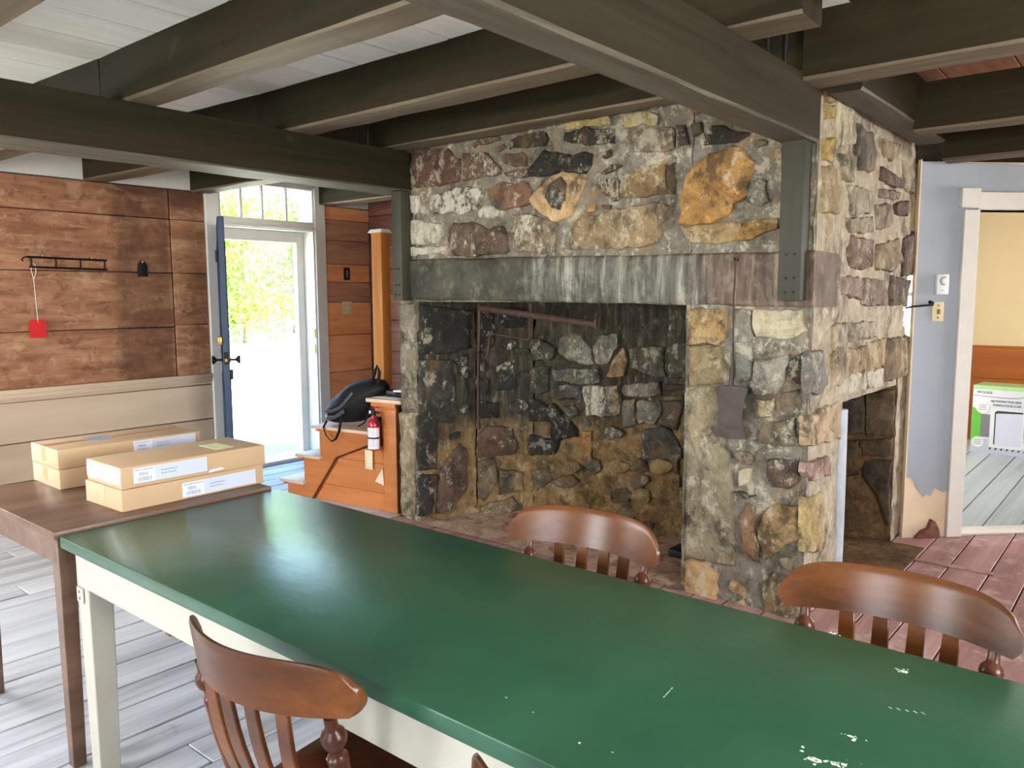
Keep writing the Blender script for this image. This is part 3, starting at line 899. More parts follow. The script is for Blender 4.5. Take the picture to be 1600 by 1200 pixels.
# iron strap hangers tying beams to the joists
def hanger(x, y, lab):
    t = thing('iron_hanger', lab, 'hanger', (x, y, JB), group='iron hangers on the beams')
    for dx in (-.028, .028):
        MB().tube([(dx, dx * .6, -.03), (dx, dx * .6, .06), (dx * 1.05, dx * .6, .13)], [.012, .012, .013], 8).build('rod', M['iron'], t, smooth=True)
        MB().tube([(dx * 1.05 + .022 * math.cos(a) * .9, dx * .6, .155 + .024 * math.sin(a)) for a in [i * math.pi / 6 - math.pi / 2 for i in range(13)]], .010, 8).build('eye', M['iron'], t, smooth=True)
    return t
hanger(-3.72, 3.12, 'pair of iron eye rods standing on black beam by chimney')
hanger(-1.235, 3.08, 'pair of iron eye rods standing on long beam near chimney corner')
STONES = {
 'front': [
  ((-3.656,2.326,-3.53,2.332,-3.36,2.317,-3.268,2.24,-3.252,2.165,-3.264,2.116,-3.436,2.107,-3.61,2.11,-3.668,2.119,-3.664,2.257),(120,72,54),0.3,0.018),
  ((-3.222,2.276,-3.033,2.254,-2.99,2.21,-2.943,2.15,-2.959,2.127,-3.224,2.117,-3.236,2.204),(122,88,66),0.55,0.018),
  ((-2.932,2.231,-2.792,2.226,-2.747,2.206,-2.762,2.154,-2.844,2.155,-2.906,2.185),(122,88,66),0.4,0.018),
  ((-2.917,2.131,-2.823,2.137,-2.752,2.13,-2.713,2.096,-2.793,2.088,-2.896,2.11),(122,88,66),0.5,0.018),
  ((-2.753,2.123,-2.683,2.184,-2.625,2.215,-2.511,2.187,-2.447,2.158,-2.374,2.182,-2.33,2.159,-2.338,2.102,-2.383,2.074,-2.474,2.087,-2.53,2.1,-2.625,2.08,-2.673,2.08,-2.743,2.102),(40,38,32),0.05,0.028),
  ((-2.874,2.298,-2.772,2.319,-2.654,2.327,-2.606,2.279,-2.625,2.245,-2.752,2.252,-2.874,2.255),(78,62,38),0.05,0.018),
  ((-3.176,2.319,-3.065,2.337,-2.957,2.335,-2.947,2.311,-3.043,2.303,-3.142,2.299),(122,88,66),0.2,0.018),
  ((-3,2.274,-2.926,2.289,-2.905,2.271,-2.958,2.249),(122,88,66),0.4,0.018),
  ((-2.511,2.253,-2.502,2.288,-2.375,2.301,-2.206,2.271,-2.201,2.208,-2.33,2.216,-2.465,2.233),(56,52,36),0.1,0.018),
  ((-2.521,2.349,-2.376,2.347,-2.22,2.339,-2.211,2.293,-2.375,2.306,-2.502,2.303),(186,160,96),0.25,0.018),
  ((-3.512,2.02,-3.499,2.053,-3.353,2.074,-3.225,2.08,-3.09,2.068,-3.096,1.988,-3.136,1.942,-3.25,1.925,-3.331,1.955,-3.391,1.938,-3.477,1.944,-3.507,1.976),(110,96,82),0.85,0.018),
  ((-3.676,2.059,-3.599,2.065,-3.593,2.017,-3.607,1.966,-3.672,1.962),(190,184,166),0.9,0.018),
  ((-3.04,2.055,-2.959,2.08,-2.753,2.065,-2.723,2.028,-2.733,1.952,-2.814,1.935,-2.918,1.934,-3.003,1.98,-3.046,2.016),(150,98,68),0.25,0.018),
  ((-3.108,1.94,-3.025,1.974,-2.971,1.938,-2.913,1.926,-2.918,1.887,-3.103,1.899),(190,184,166),0.8,0.018),
  ((-2.733,1.983,-2.693,2.025,-2.577,2.09,-2.511,2.1,-2.374,2.07,-2.378,1.998,-2.409,1.927,-2.482,1.858,-2.576,1.842,-2.673,1.901,-2.723,1.951),(226,186,132),0.1,0.012),
  ((-2.62,1.989,-2.577,2.045,-2.52,2.07,-2.483,2.022,-2.492,1.948,-2.529,1.899,-2.586,1.91),(84,80,70),0.1,0.034),
  ((-3.679,1.918,-3.615,1.923,-3.429,1.877,-3.406,1.833,-3.456,1.767,-3.683,1.768),(204,198,178),0.8,0.018),
  ((-3.684,1.757,-3.383,1.747,-3.384,1.704,-3.672,1.706),(190,184,166),0.7,0.018),
  ((-3.363,1.873,-3.274,1.876,-3.137,1.876,-3.048,1.83,-2.929,1.847,-2.898,1.79,-2.888,1.694,-3.006,1.682,-3.185,1.676,-3.324,1.693,-3.358,1.788),(118,88,70),0.5,0.018),
  ((-2.866,1.891,-2.753,1.899,-2.654,1.869,-2.557,1.841,-2.548,1.787,-2.566,1.674,-2.703,1.683,-2.841,1.696,-2.856,1.819),(150,132,106),0.7,0.018),
  ((-2.473,1.805,-2.416,1.854,-2.285,1.862,-2.179,1.886,-2.086,1.885,-1.926,1.892,-1.891,1.874,-1.897,1.79,-1.947,1.701,-2.065,1.685,-2.214,1.681,-2.473,1.698),(160,136,100),0.5,0.018),
  ((-2.108,2.251,-1.957,2.251,-1.872,2.24,-1.863,2.146,-1.924,2.133,-2.091,2.146,-2.112,2.197),(128,108,84),0.3,0.018),
  ((-1.861,2.245,-1.805,2.251,-1.788,2.144,-1.848,2.144),(88,68,66),0.1,0.018),
  ((-1.717,2.206,-1.66,2.224,-1.576,2.194,-1.488,2.151,-1.588,2.126,-1.715,2.135),(66,50,36),0.15,0.018),
  ((-2.275,2.067,-2.207,2.103,-2.156,2.091,-2.206,2.068,-2.257,2.059),(100,66,40),0.3,0.018),
  ((-2.309,2.013,-2.223,2.041,-2.172,2.022,-2.166,1.923,-2.204,1.919,-2.274,1.974),(106,72,44),0.35,0.018),
  ((-2.164,2.035,-2.017,2.069,-1.907,2.071,-1.897,1.929,-2.014,1.925,-2.154,1.936),(156,118,70),0.35,0.018),
  ((-1.891,2.056,-1.854,2.072,-1.855,1.925,-1.893,1.928),(96,70,44),0.1,0.018),
  ((-2.276,2.16,-2.224,2.168,-2.215,2.139,-2.258,2.137),(100,64,44),0.2,0.018),
  ((-1.828,1.91,-1.799,1.974,-1.793,2.026,-1.721,2.071,-1.693,2.107,-1.643,2.094,-1.574,2.118,-1.533,2.107,-1.471,2.031,-1.47,1.994,-1.501,1.946,-1.5,1.896,-1.546,1.842,-1.593,1.794,-1.706,1.775,-1.825,1.782),(190,140,72),0.03,0.024),
  ((-1.825,1.769,-1.706,1.771,-1.635,1.78,-1.523,1.773,-1.508,1.719,-1.562,1.689,-1.661,1.68,-1.785,1.693),(178,148,100),0.3,0.018),
  ((-1.51,1.77,-1.43,1.79,-1.359,1.785,-1.35,1.735,-1.428,1.721,-1.507,1.686,-1.556,1.702,-1.522,1.732),(170,130,60),0.1,0.018),
  ((-1.488,1.945,-1.449,1.967,-1.409,1.938,-1.4,1.863,-1.445,1.841,-1.499,1.864),(128,122,112),0.2,0.018),
  ((-1.375,2.082,-1.343,2.084,-1.348,2.03,-1.374,2.051),(176,148,108),0.2,0.018),
  ((-2.353,1.916,-2.308,1.905,-2.312,1.876,-2.352,1.872),(190,140,72),0.1,0.018),
  ((-2.264,1.902,-2.204,1.904,-2.212,1.877,-2.256,1.88),(140,92,50),0.1,0.018),
  ((-2.142,2.311,-2.077,2.343,-1.997,2.331,-1.95,2.297,-1.957,2.258,-2.06,2.269,-2.133,2.279),(186,160,96),0.5,0.018),
  ((-1.775,2.234,-1.725,2.24,-1.724,2.201,-1.774,2.188),(110,92,66),0.3,0.018),
  ((-1.771,1.39,-1.585,1.391,-1.584,1.236,-1.628,1.217,-1.767,1.216),(190,154,98),0,0.018),
  ((-1.767,1.207,-1.606,1.216,-1.566,1.126,-1.561,1.071,-1.601,1.035,-1.763,1.022),(160,140,98),0.1,0.018),
  ((-1.459,1.382,-1.231,1.387,-1.215,1.294,-1.259,1.26,-1.345,1.254,-1.434,1.261,-1.464,1.315),(196,182,150),0.55,0.018),
  ((-1.768,1.01,-1.617,1.023,-1.587,0.886,-1.558,0.738,-1.538,0.597,-1.518,0.33,-1.517,0.171,-1.641,0.17,-1.766,0.165),(158,144,116),0.15,0.018),
  ((-1.77,0.15,-1.655,0.158,-1.592,0.116,-1.592,-0.025,-1.763,-0.068),(204,162,108),0.05,0.018),
  ((-1.438,1.16,-1.383,1.169,-1.283,1.194,-1.274,1.141,-1.305,1.06,-1.337,1.004,-1.433,0.997,-1.449,1.037),(156,150,138),0.2,0.026),
  ((-1.288,1.141,-1.256,1.188,-1.219,1.196,-1.216,1.06,-1.251,1.051,-1.28,1.102),(46,42,38),0.05,0.018),
  ((-1.31,1.02,-1.231,1.039,-1.218,0.947,-1.266,0.91,-1.327,0.904),(120,104,88),0.25,0.018),
  ((-1.402,0.876,-1.253,0.904,-1.222,0.788,-1.329,0.775,-1.399,0.781),(136,116,90),0.45,0.018),
  ((-1.355,0.707,-1.22,0.732,-1.216,0.631,-1.269,0.59,-1.337,0.586,-1.366,0.63),(86,68,64),0.05,0.026),
  ((-1.388,0.445,-1.327,0.505,-1.219,0.516,-1.202,0.376,-1.3,0.301,-1.368,0.245,-1.399,0.338),(180,148,96),0.1,0.018),
  ((-1.488,0.428,-1.447,0.499,-1.417,0.468,-1.422,0.39,-1.391,0.311,-1.41,0.222,-1.454,0.255,-1.479,0.351),(170,112,80),0.1,0.018),
  ((-1.371,0.13,-1.31,0.187,-1.266,0.113,-1.216,0.041,-1.214,-0.028,-1.366,-0.026),(150,120,76),0.1,0.018),
  ((-1.531,0.108,-1.449,0.083,-1.462,0.044,-1.53,0.057),(196,154,96),0.05,0.018),
  ((-1.558,-0.017,-1.462,0.037,-1.424,-0.019,-1.467,-0.052),(180,136,84),0.05,0.018),
  ((-1.537,1.388,-1.47,1.382,-1.471,1.315,-1.448,1.261,-1.469,1.24,-1.537,1.238),(138,138,132),0.35,0.018),
  ((-1.525,1.218,-1.451,1.22,-1.445,1.153,-1.453,1.05,-1.52,1.039),(134,132,124),0.35,0.018),
  ((-1.513,0.538,-1.419,0.538,-1.455,0.515),(70,66,66),0,0.018),
  ((-1.509,0.638,-1.437,0.662,-1.442,0.591,-1.492,0.562),(204,190,154),0.4,0.018),
  ((-1.433,0.983,-1.336,0.991,-1.34,0.91,-1.416,0.902),(176,158,118),0.3,0.018),
  ((-3.775,1.398,-3.645,1.398,-3.662,0.733,-3.8,0.721),(150,140,120),0.35,0.018),
  ((-3.801,0.704,-3.663,0.717,-3.686,0.036,-3.827,0.011),(158,142,112),0.35,0.018),
  ((-1.371,2.258,-1.395,2.288,-1.416,2.29,-1.475,2.285,-1.482,2.259,-1.468,2.232,-1.432,2.223,-1.384,2.234),(112,94,72),0.43,0.015),
  ((-1.408,2.111,-1.418,2.125,-1.449,2.134,-1.476,2.126,-1.481,2.11,-1.473,2.098,-1.449,2.092,-1.419,2.097),(130,112,86),0.18,0.012),
  ((-1.239,2.326,-1.254,2.343,-1.275,2.349,-1.316,2.347,-1.329,2.318,-1.31,2.305,-1.278,2.294,-1.255,2.302),(96,82,64),0.32,0.015),
  ((-1.573,2.262,-1.586,2.279,-1.611,2.284,-1.631,2.278,-1.65,2.261,-1.641,2.246,-1.611,2.236,-1.584,2.245),(112,94,72),0.24,0.012),
  ((-1.271,1.851,-1.298,1.889,-1.324,1.896,-1.367,1.892,-1.378,1.854,-1.363,1.822,-1.323,1.819,-1.295,1.82),(150,132,100),0.26,0.013),
  ((-1.695,2.321,-1.711,2.34,-1.753,2.35,-1.783,2.343,-1.792,2.312,-1.777,2.291,-1.754,2.281,-1.71,2.291),(140,108,76),0.18,0.014),
  ((-1.227,2.195,-1.242,2.212,-1.267,2.218,-1.293,2.214,-1.311,2.197,-1.301,2.181,-1.264,2.174,-1.242,2.177),(140,108,76),0.27,0.016),
  ((-1.268,1.98,-1.273,1.997,-1.304,2.003,-1.34,1.997,-1.35,1.981,-1.336,1.97,-1.302,1.96,-1.285,1.968),(96,82,64),0.57,0.016),
  ((-1.215,1.776,-1.234,1.798,-1.257,1.8,-1.291,1.793,-1.313,1.774,-1.293,1.745,-1.266,1.743,-1.232,1.751),(112,94,72),0.3,0.013),
  ((-1.431,0.709,-1.447,0.721,-1.471,0.735,-1.509,0.727,-1.523,0.71,-1.499,0.677,-1.484,0.669,-1.447,0.674),(150,124,94),0.33,0.013),
  ((-1.46,0.942,-1.488,0.965,-1.513,0.973,-1.558,0.963,-1.568,0.945,-1.564,0.924,-1.522,0.914,-1.482,0.923),(164,150,122),0.2,0.012),
  ((-1.224,0.248,-1.235,0.274,-1.268,0.279,-1.299,0.269,-1.305,0.249,-1.291,0.223,-1.268,0.221,-1.235,0.227),(164,150,122),0.19,0.014),
  ((-1.416,0.837,-1.446,0.868,-1.486,0.883,-1.533,0.873,-1.56,0.832,-1.528,0.801,-1.479,0.789,-1.428,0.8),(140,130,114),0.13,0.014),
 ],
 'side': [
  ((3.472,1.21,3.587,1.197,3.624,1.054,3.551,1.007,3.415,1.02,3.401,1.188),(134,132,130),0.2,0.018),
  ((3.746,1.222,3.98,1.189,3.995,1.079,3.857,1.019,3.729,1.017,3.711,1.169),(186,166,136),0.4,0.018),
  ((3.401,0.931,3.889,0.941,3.89,0.76,3.414,0.798),(206,176,140),0.25,0.018),
  ((3.422,0.719,3.724,0.707,3.757,0.609,3.496,0.629,3.416,0.683),(182,140,128),0.3,0.018),
  ((3.424,0.569,3.662,0.542,3.705,0.426,3.715,0.252,3.551,0.287,3.449,0.32),(206,178,120),0.15,0.018),
  ((3.957,2.235,4.171,2.232,4.25,2.143,4.233,2.048,4.015,2.041,3.947,2.103),(140,120,102),0.1,0.018),
  ((4.37,2.234,4.661,2.236,4.634,2.173,4.528,2.14,4.384,2.151),(164,138,104),0.1,0.018),
  ((4.36,2.09,4.81,2.072,4.779,2.022,4.406,2.019,4.335,2.031),(124,86,74),0.1,0.018),
  ((4.639,1.933,4.912,1.966,4.888,1.88,4.688,1.876),(120,84,72),0.1,0.018),
  ((3.913,1.721,4.251,1.721,4.288,1.588,4.082,1.574,3.902,1.587,3.865,1.657),(134,96,82),0.2,0.018),
  ((4.355,1.697,4.749,1.756,4.852,1.634,4.627,1.576,4.34,1.58),(164,140,110),0.15,0.018),
  ((3.826,1.528,4.073,1.532,4.104,1.425,3.837,1.444),(170,146,134),0.3,0.018),
  ((4.151,1.528,4.525,1.523,4.584,1.391,4.139,1.396),(158,124,112),0.35,0.018),
  ((3.499,1.988,3.632,2.012,3.749,1.908,3.71,1.804,3.508,1.805),(176,152,112),0.3,0.018),
  ((3.502,2.316,3.606,2.332,3.612,2.277,3.509,2.259),(176,148,108),0.2,0.018),
  ((3.501,2.242,3.614,2.262,3.609,2.204,3.507,2.188),(200,170,100),0.2,0.018),
  ((3.503,2.1,3.618,2.125,3.629,2.037,3.513,2.014),(206,172,100),0.2,0.018),
  ((3.632,2.321,3.899,2.341,3.927,2.144,3.686,2.093),(206,194,160),0.45,0.012),
  ((4.344,1.979,4.743,2.003,4.712,1.959,4.351,1.937),(150,126,116),0.3,0.018),
  ((4.869,1.762,5.095,1.807,5.114,1.564,4.889,1.549),(130,96,76),0.1,0.018),
  ((3.853,1.953,4.213,1.962,4.262,1.863,3.928,1.82),(168,154,132),0.3,0.018),
  ((4.288,1.903,4.566,1.927,4.586,1.808,4.343,1.773),(150,132,112),0.3,0.018),
  ((3.846,1.796,4.234,1.833,4.246,1.753,3.911,1.734),(164,150,128),0.3,0.018),
  ((3.728,2.074,3.92,2.091,3.907,1.976,3.77,1.961),(176,164,136),0.4,0.018),
  ((4.75,2.177,5.002,2.156,5.006,2.028,4.839,2.023),(176,162,136),0.4,0.018),
  ((4.633,1.545,5.041,1.53,4.983,1.386,4.66,1.39),(128,100,84),0.2,0.018),
  ((3.949,1.191,4.259,1.19,4.259,1.07,3.94,1.063),(176,148,110),0.2,0.018),
  ((4.275,1.206,4.565,1.215,4.557,1.066,4.297,1.062),(196,170,126),0.4,0.018),
  ((4.587,1.208,5.116,1.204,5.162,0.972,4.572,0.978),(150,116,74),0.05,0.018),
  ((3.87,1.067,4.242,1.061,4.256,0.966,3.881,0.976),(196,186,168),0.8,0.018),
  ((4.272,1.058,4.543,1.055,4.547,0.957,4.286,0.967),(200,192,176),0.8,0.018),
  ((3.702,1.316,3.9,1.32,3.915,1.208,3.731,1.198),(190,170,150),0.4,0.018),
  ((3.964,1.318,4.39,1.311,4.404,1.228,3.977,1.225),(176,160,146),0.4,0.018),
 ],
 'cheek': [
  ((0.019,1.399,0.274,1.368,0.382,1.348,0.385,1.114,0.249,1.085,0.013,1.085),(44,44,40),0.08,0.018),
  ((0.007,1.043,0.227,1.043,0.251,0.867,0.253,0.636,-0.001,0.658),(72,68,60),0.15,0.018),
  ((-0.008,0.697,0.132,0.686,0.123,0.339,-0.015,0.342),(58,56,50),0.1,0.018),
  ((-0.015,0.316,0.114,0.301,0.078,0.047,-0.02,0.042),(62,56,54),0.05,0.018),
  ((0.148,0.343,0.287,0.488,0.346,0.441,0.328,0.174,0.208,0.055,0.114,0.042,0.121,0.201),(116,84,68),0.15,0.018),
  ((0.389,0.96,0.368,0.984,0.348,0.989,0.311,0.977,0.299,0.953,0.314,0.926,0.338,0.919,0.373,0.925),(56,54,48),0.46,0.017),
  ((0.349,1.042,0.328,1.063,0.311,1.079,0.269,1.066,0.252,1.031,0.266,1.016,0.31,1.001,0.331,1.009),(56,54,48),0.48,0.017),
  ((0.297,0.533,0.278,0.556,0.251,0.559,0.224,0.556,0.21,0.535,0.218,0.521,0.247,0.518,0.276,0.52),(56,54,48),0.13,0.013),
  ((0.376,0.715,0.365,0.738,0.329,0.74,0.302,0.728,0.288,0.718,0.301,0.691,0.343,0.684,0.364,0.689),(70,66,58),0.53,0.012),
 ],
 'backleft': [
  ((0.007,1.024,0.067,1.034,0.086,0.965,0.007,0.965),(46,44,40),0.1,0.018),
  ((0.002,0.916,0.066,0.916,0.083,0.857,0.065,0.787,0,0.792),(40,40,38),0.02,0.018),
  ((0.005,0.757,0.064,0.762,0.153,0.758,0.143,0.648,0.009,0.652),(42,36,32),0.02,0.018),
  ((0.125,0.995,0.253,1.034,0.262,0.837,0.134,0.832),(46,46,40),0.03,0.018),
  ((0.015,1.328,0.108,1.366,0.127,1.25,0.107,1.113,0.013,1.113),(26,25,22),0,0.018),  # darkness of an open hole, put into a near-black stone colour
  ((0.147,1.366,0.323,1.365,0.322,1.249,0.205,1.24,0.157,1.269),(30,28,24),0,0.018),  # same hole: its dark is painted as a near-black stone
  ((-0.007,0.529,0.074,0.596,0.233,0.584,0.272,0.463,0.259,0.409,0.099,0.381,-0.001,0.394),(112,74,50),0.05,0.018),
  ((0.005,0.367,0.125,0.375,0.138,0.232,0.043,0.081,0.003,0.108),(134,106,72),0.15,0.018),
  ((0.152,0.3,0.312,0.288,0.298,0.166,0.144,0.123),(152,122,80),0.2,0.018),
  ((0.016,0.053,0.231,0.11,0.311,0.029,0.042,-0.015),(150,122,84),0.2,0.018),
  ((0.267,1.132,0.254,1.155,0.215,1.173,0.181,1.152,0.175,1.129,0.193,1.104,0.222,1.092,0.256,1.113),(52,50,44),0.47,0.011),
  ((0.344,0.731,0.32,0.762,0.283,0.775,0.241,0.76,0.211,0.733,0.233,0.696,0.275,0.678,0.324,0.686),(66,62,54),0.59,0.014),
  ((0.348,1.09,0.332,1.111,0.307,1.117,0.264,1.109,0.262,1.096,0.274,1.073,0.296,1.067,0.338,1.071),(66,62,54),0.25,0.013),
  ((0.354,0.936,0.345,0.955,0.313,0.96,0.296,0.952,0.285,0.938,0.293,0.92,0.326,0.92,0.345,0.923),(66,62,54),0.22,0.013),
 ],
 'back': [
  ((-0.013,1.171,0.044,1.172,0.166,1.118,0.155,1.041,-0.007,1.029),(70,66,52),0.2,0.018),
  ((-0.013,0.99,0.122,0.991,0.122,0.826,-0.013,0.812),(74,70,56),0.15,0.018),
  ((-0.019,0.772,0.055,0.772,0.111,0.737,0.2,0.714,0.2,0.641,-0.02,0.623),(46,40,38),0.05,0.018),
  ((0.197,1.179,0.273,1.214,0.347,1.201,0.421,1.129,0.443,1.027,0.348,1.023,0.284,1.034,0.198,1.093),(124,120,108),0.4,0.018),
  ((0.437,1.138,0.503,1.21,0.604,1.221,0.607,1.143,0.545,1.026,0.458,1.023),(130,126,112),0.55,0.018),
  ((0.143,0.985,0.327,0.993,0.474,0.989,0.485,0.907,0.349,0.892,0.165,0.911),(92,90,82),0.35,0.018),
  ((0.182,0.876,0.349,0.885,0.371,0.801,0.198,0.789),(84,82,74),0.3,0.018),
  ((0.546,0.985,0.605,1.102,0.649,1.145,0.675,1.027,0.657,0.957,0.538,0.951),(168,122,66),0.05,0.018),
  ((0.684,1.123,0.904,1.157,0.917,0.967,0.803,0.983,0.695,1.019),(98,90,74),0.35,0.018),
  ((0.927,1.153,1.046,1.178,1.05,0.973,0.945,0.968),(84,82,64),0.15,0.018),
  ((0.365,0.886,0.617,0.9,0.63,0.711,0.393,0.693),(140,126,104),0.75,0.018),
  ((0.642,0.905,0.875,0.942,0.886,0.844,0.737,0.831,0.648,0.842),(126,110,92),0.4,0.018),
  ((0.742,0.821,0.886,0.83,0.897,0.732,0.855,0.679,0.749,0.675),(118,110,98),0.45,0.018),
  ((0.91,0.823,1.035,0.832,0.997,0.651,0.903,0.678),(104,86,66),0.2,0.018),
  ((0.231,0.748,0.318,0.762,0.35,0.699,0.275,0.664),(82,72,68),0.05,0.018),
  ((0.137,0.756,0.231,0.695,0.34,0.602,0.34,0.554,0.199,0.521,0.138,0.486),(44,40,36),0.05,0.03),
  ((0.903,0.921,1.051,0.933,1.043,0.901,0.913,0.886),(110,74,44),0.05,0.018),
  ((0.905,0.848,1.034,0.869,1.026,0.838,0.914,0.827),(158,118,66),0.05,0.018),
  ((0.648,0.805,0.727,0.82,0.734,0.664,0.65,0.639),(120,112,98),0.6,0.018),
  ((0.769,0.63,0.893,0.678,0.978,0.649,1.037,0.484,0.772,0.455),(92,86,74),0.35,0.018),
  ((0.372,0.595,0.436,0.601,0.437,0.419,0.373,0.412),(176,128,70),0.1,0.018),
  ((-0.016,0.536,0.204,0.517,0.177,0.429,-0.005,0.399,-0.027,0.434),(52,50,46),0.02,0.03),
  ((-0.016,0.3,0.114,0.339,0.145,0.252,0.026,0.159),(136,118,92),0.15,0.018),
  ((0.387,0.355,0.327,0.321,0.269,0.298,0.192,0.324,0.199,0.358,0.257,0.4,0.343,0.394),(146,114,70),0.113726,0.02),
  ((0.513,0.375,0.491,0.339,0.447,0.318,0.39,0.333,0.398,0.396,0.423,0.414,0.489,0.425),(136,120,90),0.379342,0.018),
  ((0.699,0.393,0.67,0.367,0.608,0.349,0.527,0.356,0.512,0.391,0.584,0.433,0.681,0.432),(176,146,96),0.215388,0.012),
  ((0.829,0.405,0.803,0.38,0.748,0.362,0.703,0.377,0.702,0.423,0.75,0.461,0.788,0.451),(128,100,64),0.174178,0.016),
  ((0.985,0.444,0.946,0.386,0.902,0.372,0.838,0.39,0.819,0.441,0.872,0.472,0.949,0.464),(176,146,96),0.329571,0.018),
  ((1.018,0.443,1.018,0.404,1.019,0.389,0.988,0.404,0.984,0.45,1.017,0.479,1.017,0.467),(128,100,64),0.122471,0.022),
  ((0.349,0.27,0.318,0.232,0.243,0.211,0.158,0.232,0.162,0.258,0.26,0.308,0.311,0.301),(128,100,64),0.101277,0.015),
  ((0.836,0.324,0.798,0.284,0.739,0.268,0.697,0.292,0.714,0.342,0.753,0.359,0.82,0.36),(128,100,64),0.0775929,0.018),
  ((1.02,0.351,1.02,0.325,1.003,0.307,0.972,0.322,0.964,0.362,0.998,0.394,1.019,0.393),(160,130,84),0.383237,0.02),
  ((0.717,0.221,0.691,0.178,0.6,0.154,0.565,0.171,0.563,0.228,0.625,0.253,0.662,0.26),(128,100,64),0.0639918,0.012),
  ((0.84,0.234,0.821,0.195,0.773,0.172,0.703,0.2,0.708,0.234,0.773,0.278,0.827,0.27),(160,130,84),0.0941113,0.013),
  ((0.747,0.108,0.714,0.073,0.657,0.057,0.602,0.081,0.606,0.112,0.65,0.161,0.712,0.164),(136,120,90),0.250629,0.01),
  ((0.361,-0.036,0.346,-0.069,0.281,-0.107,0.19,-0.09,0.189,-0.056,0.277,0,0.334,-0.003),(160,130,84),0.278677,0.011),
  ((0.737,0.03,0.71,-0.02,0.612,-0.041,0.572,-0.03,0.56,0.006,0.611,0.053,0.691,0.051),(128,100,64),0.0734075,0.022),
  ((0.862,0.034,0.844,0.009,0.779,-0.022,0.739,-0.005,0.73,0.04,0.775,0.065,0.856,0.073),(152,122,78),0.0828351,0.011),
  ((1.271,0.93,1.266,0.953,1.228,0.97,1.187,0.96,1.168,0.934,1.188,0.892,1.225,0.89,1.253,0.9),(112,104,90),0.28,0.011),
  ((1.346,0.778,1.331,0.793,1.311,0.808,1.27,0.796,1.255,0.77,1.275,0.748,1.308,0.74,1.336,0.755),(80,74,64),0.49,0.011),
  ((1.205,0.623,1.192,0.647,1.168,0.658,1.14,0.639,1.13,0.62,1.145,0.596,1.17,0.589,1.203,0.6),(112,104,90),0.1,0.011),
  ((0.65,0.606,0.621,0.636,0.569,0.651,0.515,0.627,0.5,0.601,0.514,0.575,0.557,0.555,0.637,0.575),(112,104,90),0.45,0.017),
  ((1.206,0.748,1.188,0.764,1.169,0.774,1.143,0.762,1.131,0.745,1.14,0.727,1.174,0.722,1.2,0.73),(80,74,64),0.59,0.017),
  ((1.403,0.91,1.381,0.932,1.354,0.939,1.331,0.932,1.315,0.916,1.338,0.896,1.361,0.894,1.391,0.902),(80,74,64),0.29,0.017),
  ((1.351,0.607,1.337,0.616,1.307,0.623,1.285,0.62,1.268,0.604,1.284,0.589,1.311,0.584,1.336,0.589),(112,104,90),0.43,0.015),
  ((0.43,0.651,0.415,0.674,0.388,0.678,0.37,0.67,0.355,0.655,0.368,0.634,0.398,0.621,0.418,0.634),(112,104,90),0.11,0.011),
  ((1.179,0.974,1.168,0.989,1.144,0.999,1.117,0.985,1.108,0.977,1.121,0.951,1.141,0.948,1.171,0.958),(80,74,64),0.52,0.016),
  ((1.317,1.064,1.299,1.095,1.241,1.106,1.189,1.091,1.181,1.063,1.205,1.043,1.246,1.029,1.292,1.05),(80,74,64),0.28,0.01),
  ((1.245,0.821,1.23,0.839,1.205,0.846,1.179,0.837,1.167,0.826,1.176,0.804,1.203,0.8,1.227,0.804),(80,74,64),0.55,0.014),
  ((1.105,0.787,1.097,0.801,1.065,0.806,1.052,0.803,1.035,0.789,1.041,0.772,1.071,0.761,1.095,0.771),(112,104,90),0.18,0.017),
  ((1.326,0.998,1.313,1.026,1.286,1.03,1.268,1.027,1.256,1.005,1.266,0.986,1.29,0.975,1.315,0.982),(112,104,90),0.12,0.013),
  ((1.134,0.847,1.127,0.869,1.097,0.876,1.075,0.868,1.06,0.842,1.071,0.826,1.09,0.817,1.121,0.828),(80,74,64),0.38,0.018),
  ((1.131,0.661,1.118,0.68,1.082,0.691,1.045,0.687,1.032,0.658,1.043,0.634,1.082,0.627,1.117,0.64),(80,74,64),0.57,0.012),
 ],
 'niche': [
  ((-1.482,0.814,-1.363,0.868,-1.353,0.627,-1.474,0.614),(110,98,86),0.05,0.018),
  ((-1.355,0.869,-1.198,0.914,-1.192,0.638,-1.344,0.622),(126,100,70),0.05,0.018),
  ((-1.376,0.599,-1.199,0.619,-1.195,0.519,-1.365,0.491),(110,88,62),0.05,0.018),
  ((-1.467,0.582,-1.387,0.591,-1.386,0.411,-1.458,0.374),(116,88,56),0.05,0.018),
  ((-1.352,0.467,-1.2,0.499,-1.194,0.106,-1.285,0.296,-1.349,0.39),(104,84,62),0.02,0.018),
  ((-1.463,0.347,-1.373,0.386,-1.281,0.219,-1.298,0.06,-1.45,0.018),(134,96,54),0.05,0.018),
 ],
}

# ------------------------------------------------------------------ stone fireplace
FP = thing('stone_fireplace', 'massive rubble stone fireplace and chimney breast with sooty lintel', 'fireplace', (0, 0, 0))
SEGS = {'cheek': ((-3.64, 3.46), (-3.5, 3.85)), 'backleft': ((-3.5, 3.85), (-3.2, 4.07)), 'back': ((-3.2, 4.07), (-1.77, 4.25))}
def plane(kind):
    if kind == 'front':
        return lambda u, v, d: Vector((u, 3.46 - d, v))
    if kind == 'side':
        return lambda u, v, d: Vector((-1.19 + d, u, v))
    if kind == 'niche':
        return lambda u, v, d: Vector((u, 4.9 - d, v))
    a, b = (Vector((*p, 0)) for p in SEGS[kind])
    t = (b - a).normalized()
    n = Vector((t.y, -t.x, 0))
    return lambda u, v, d: a + t * u + n * d + Vector((0, 0, v))

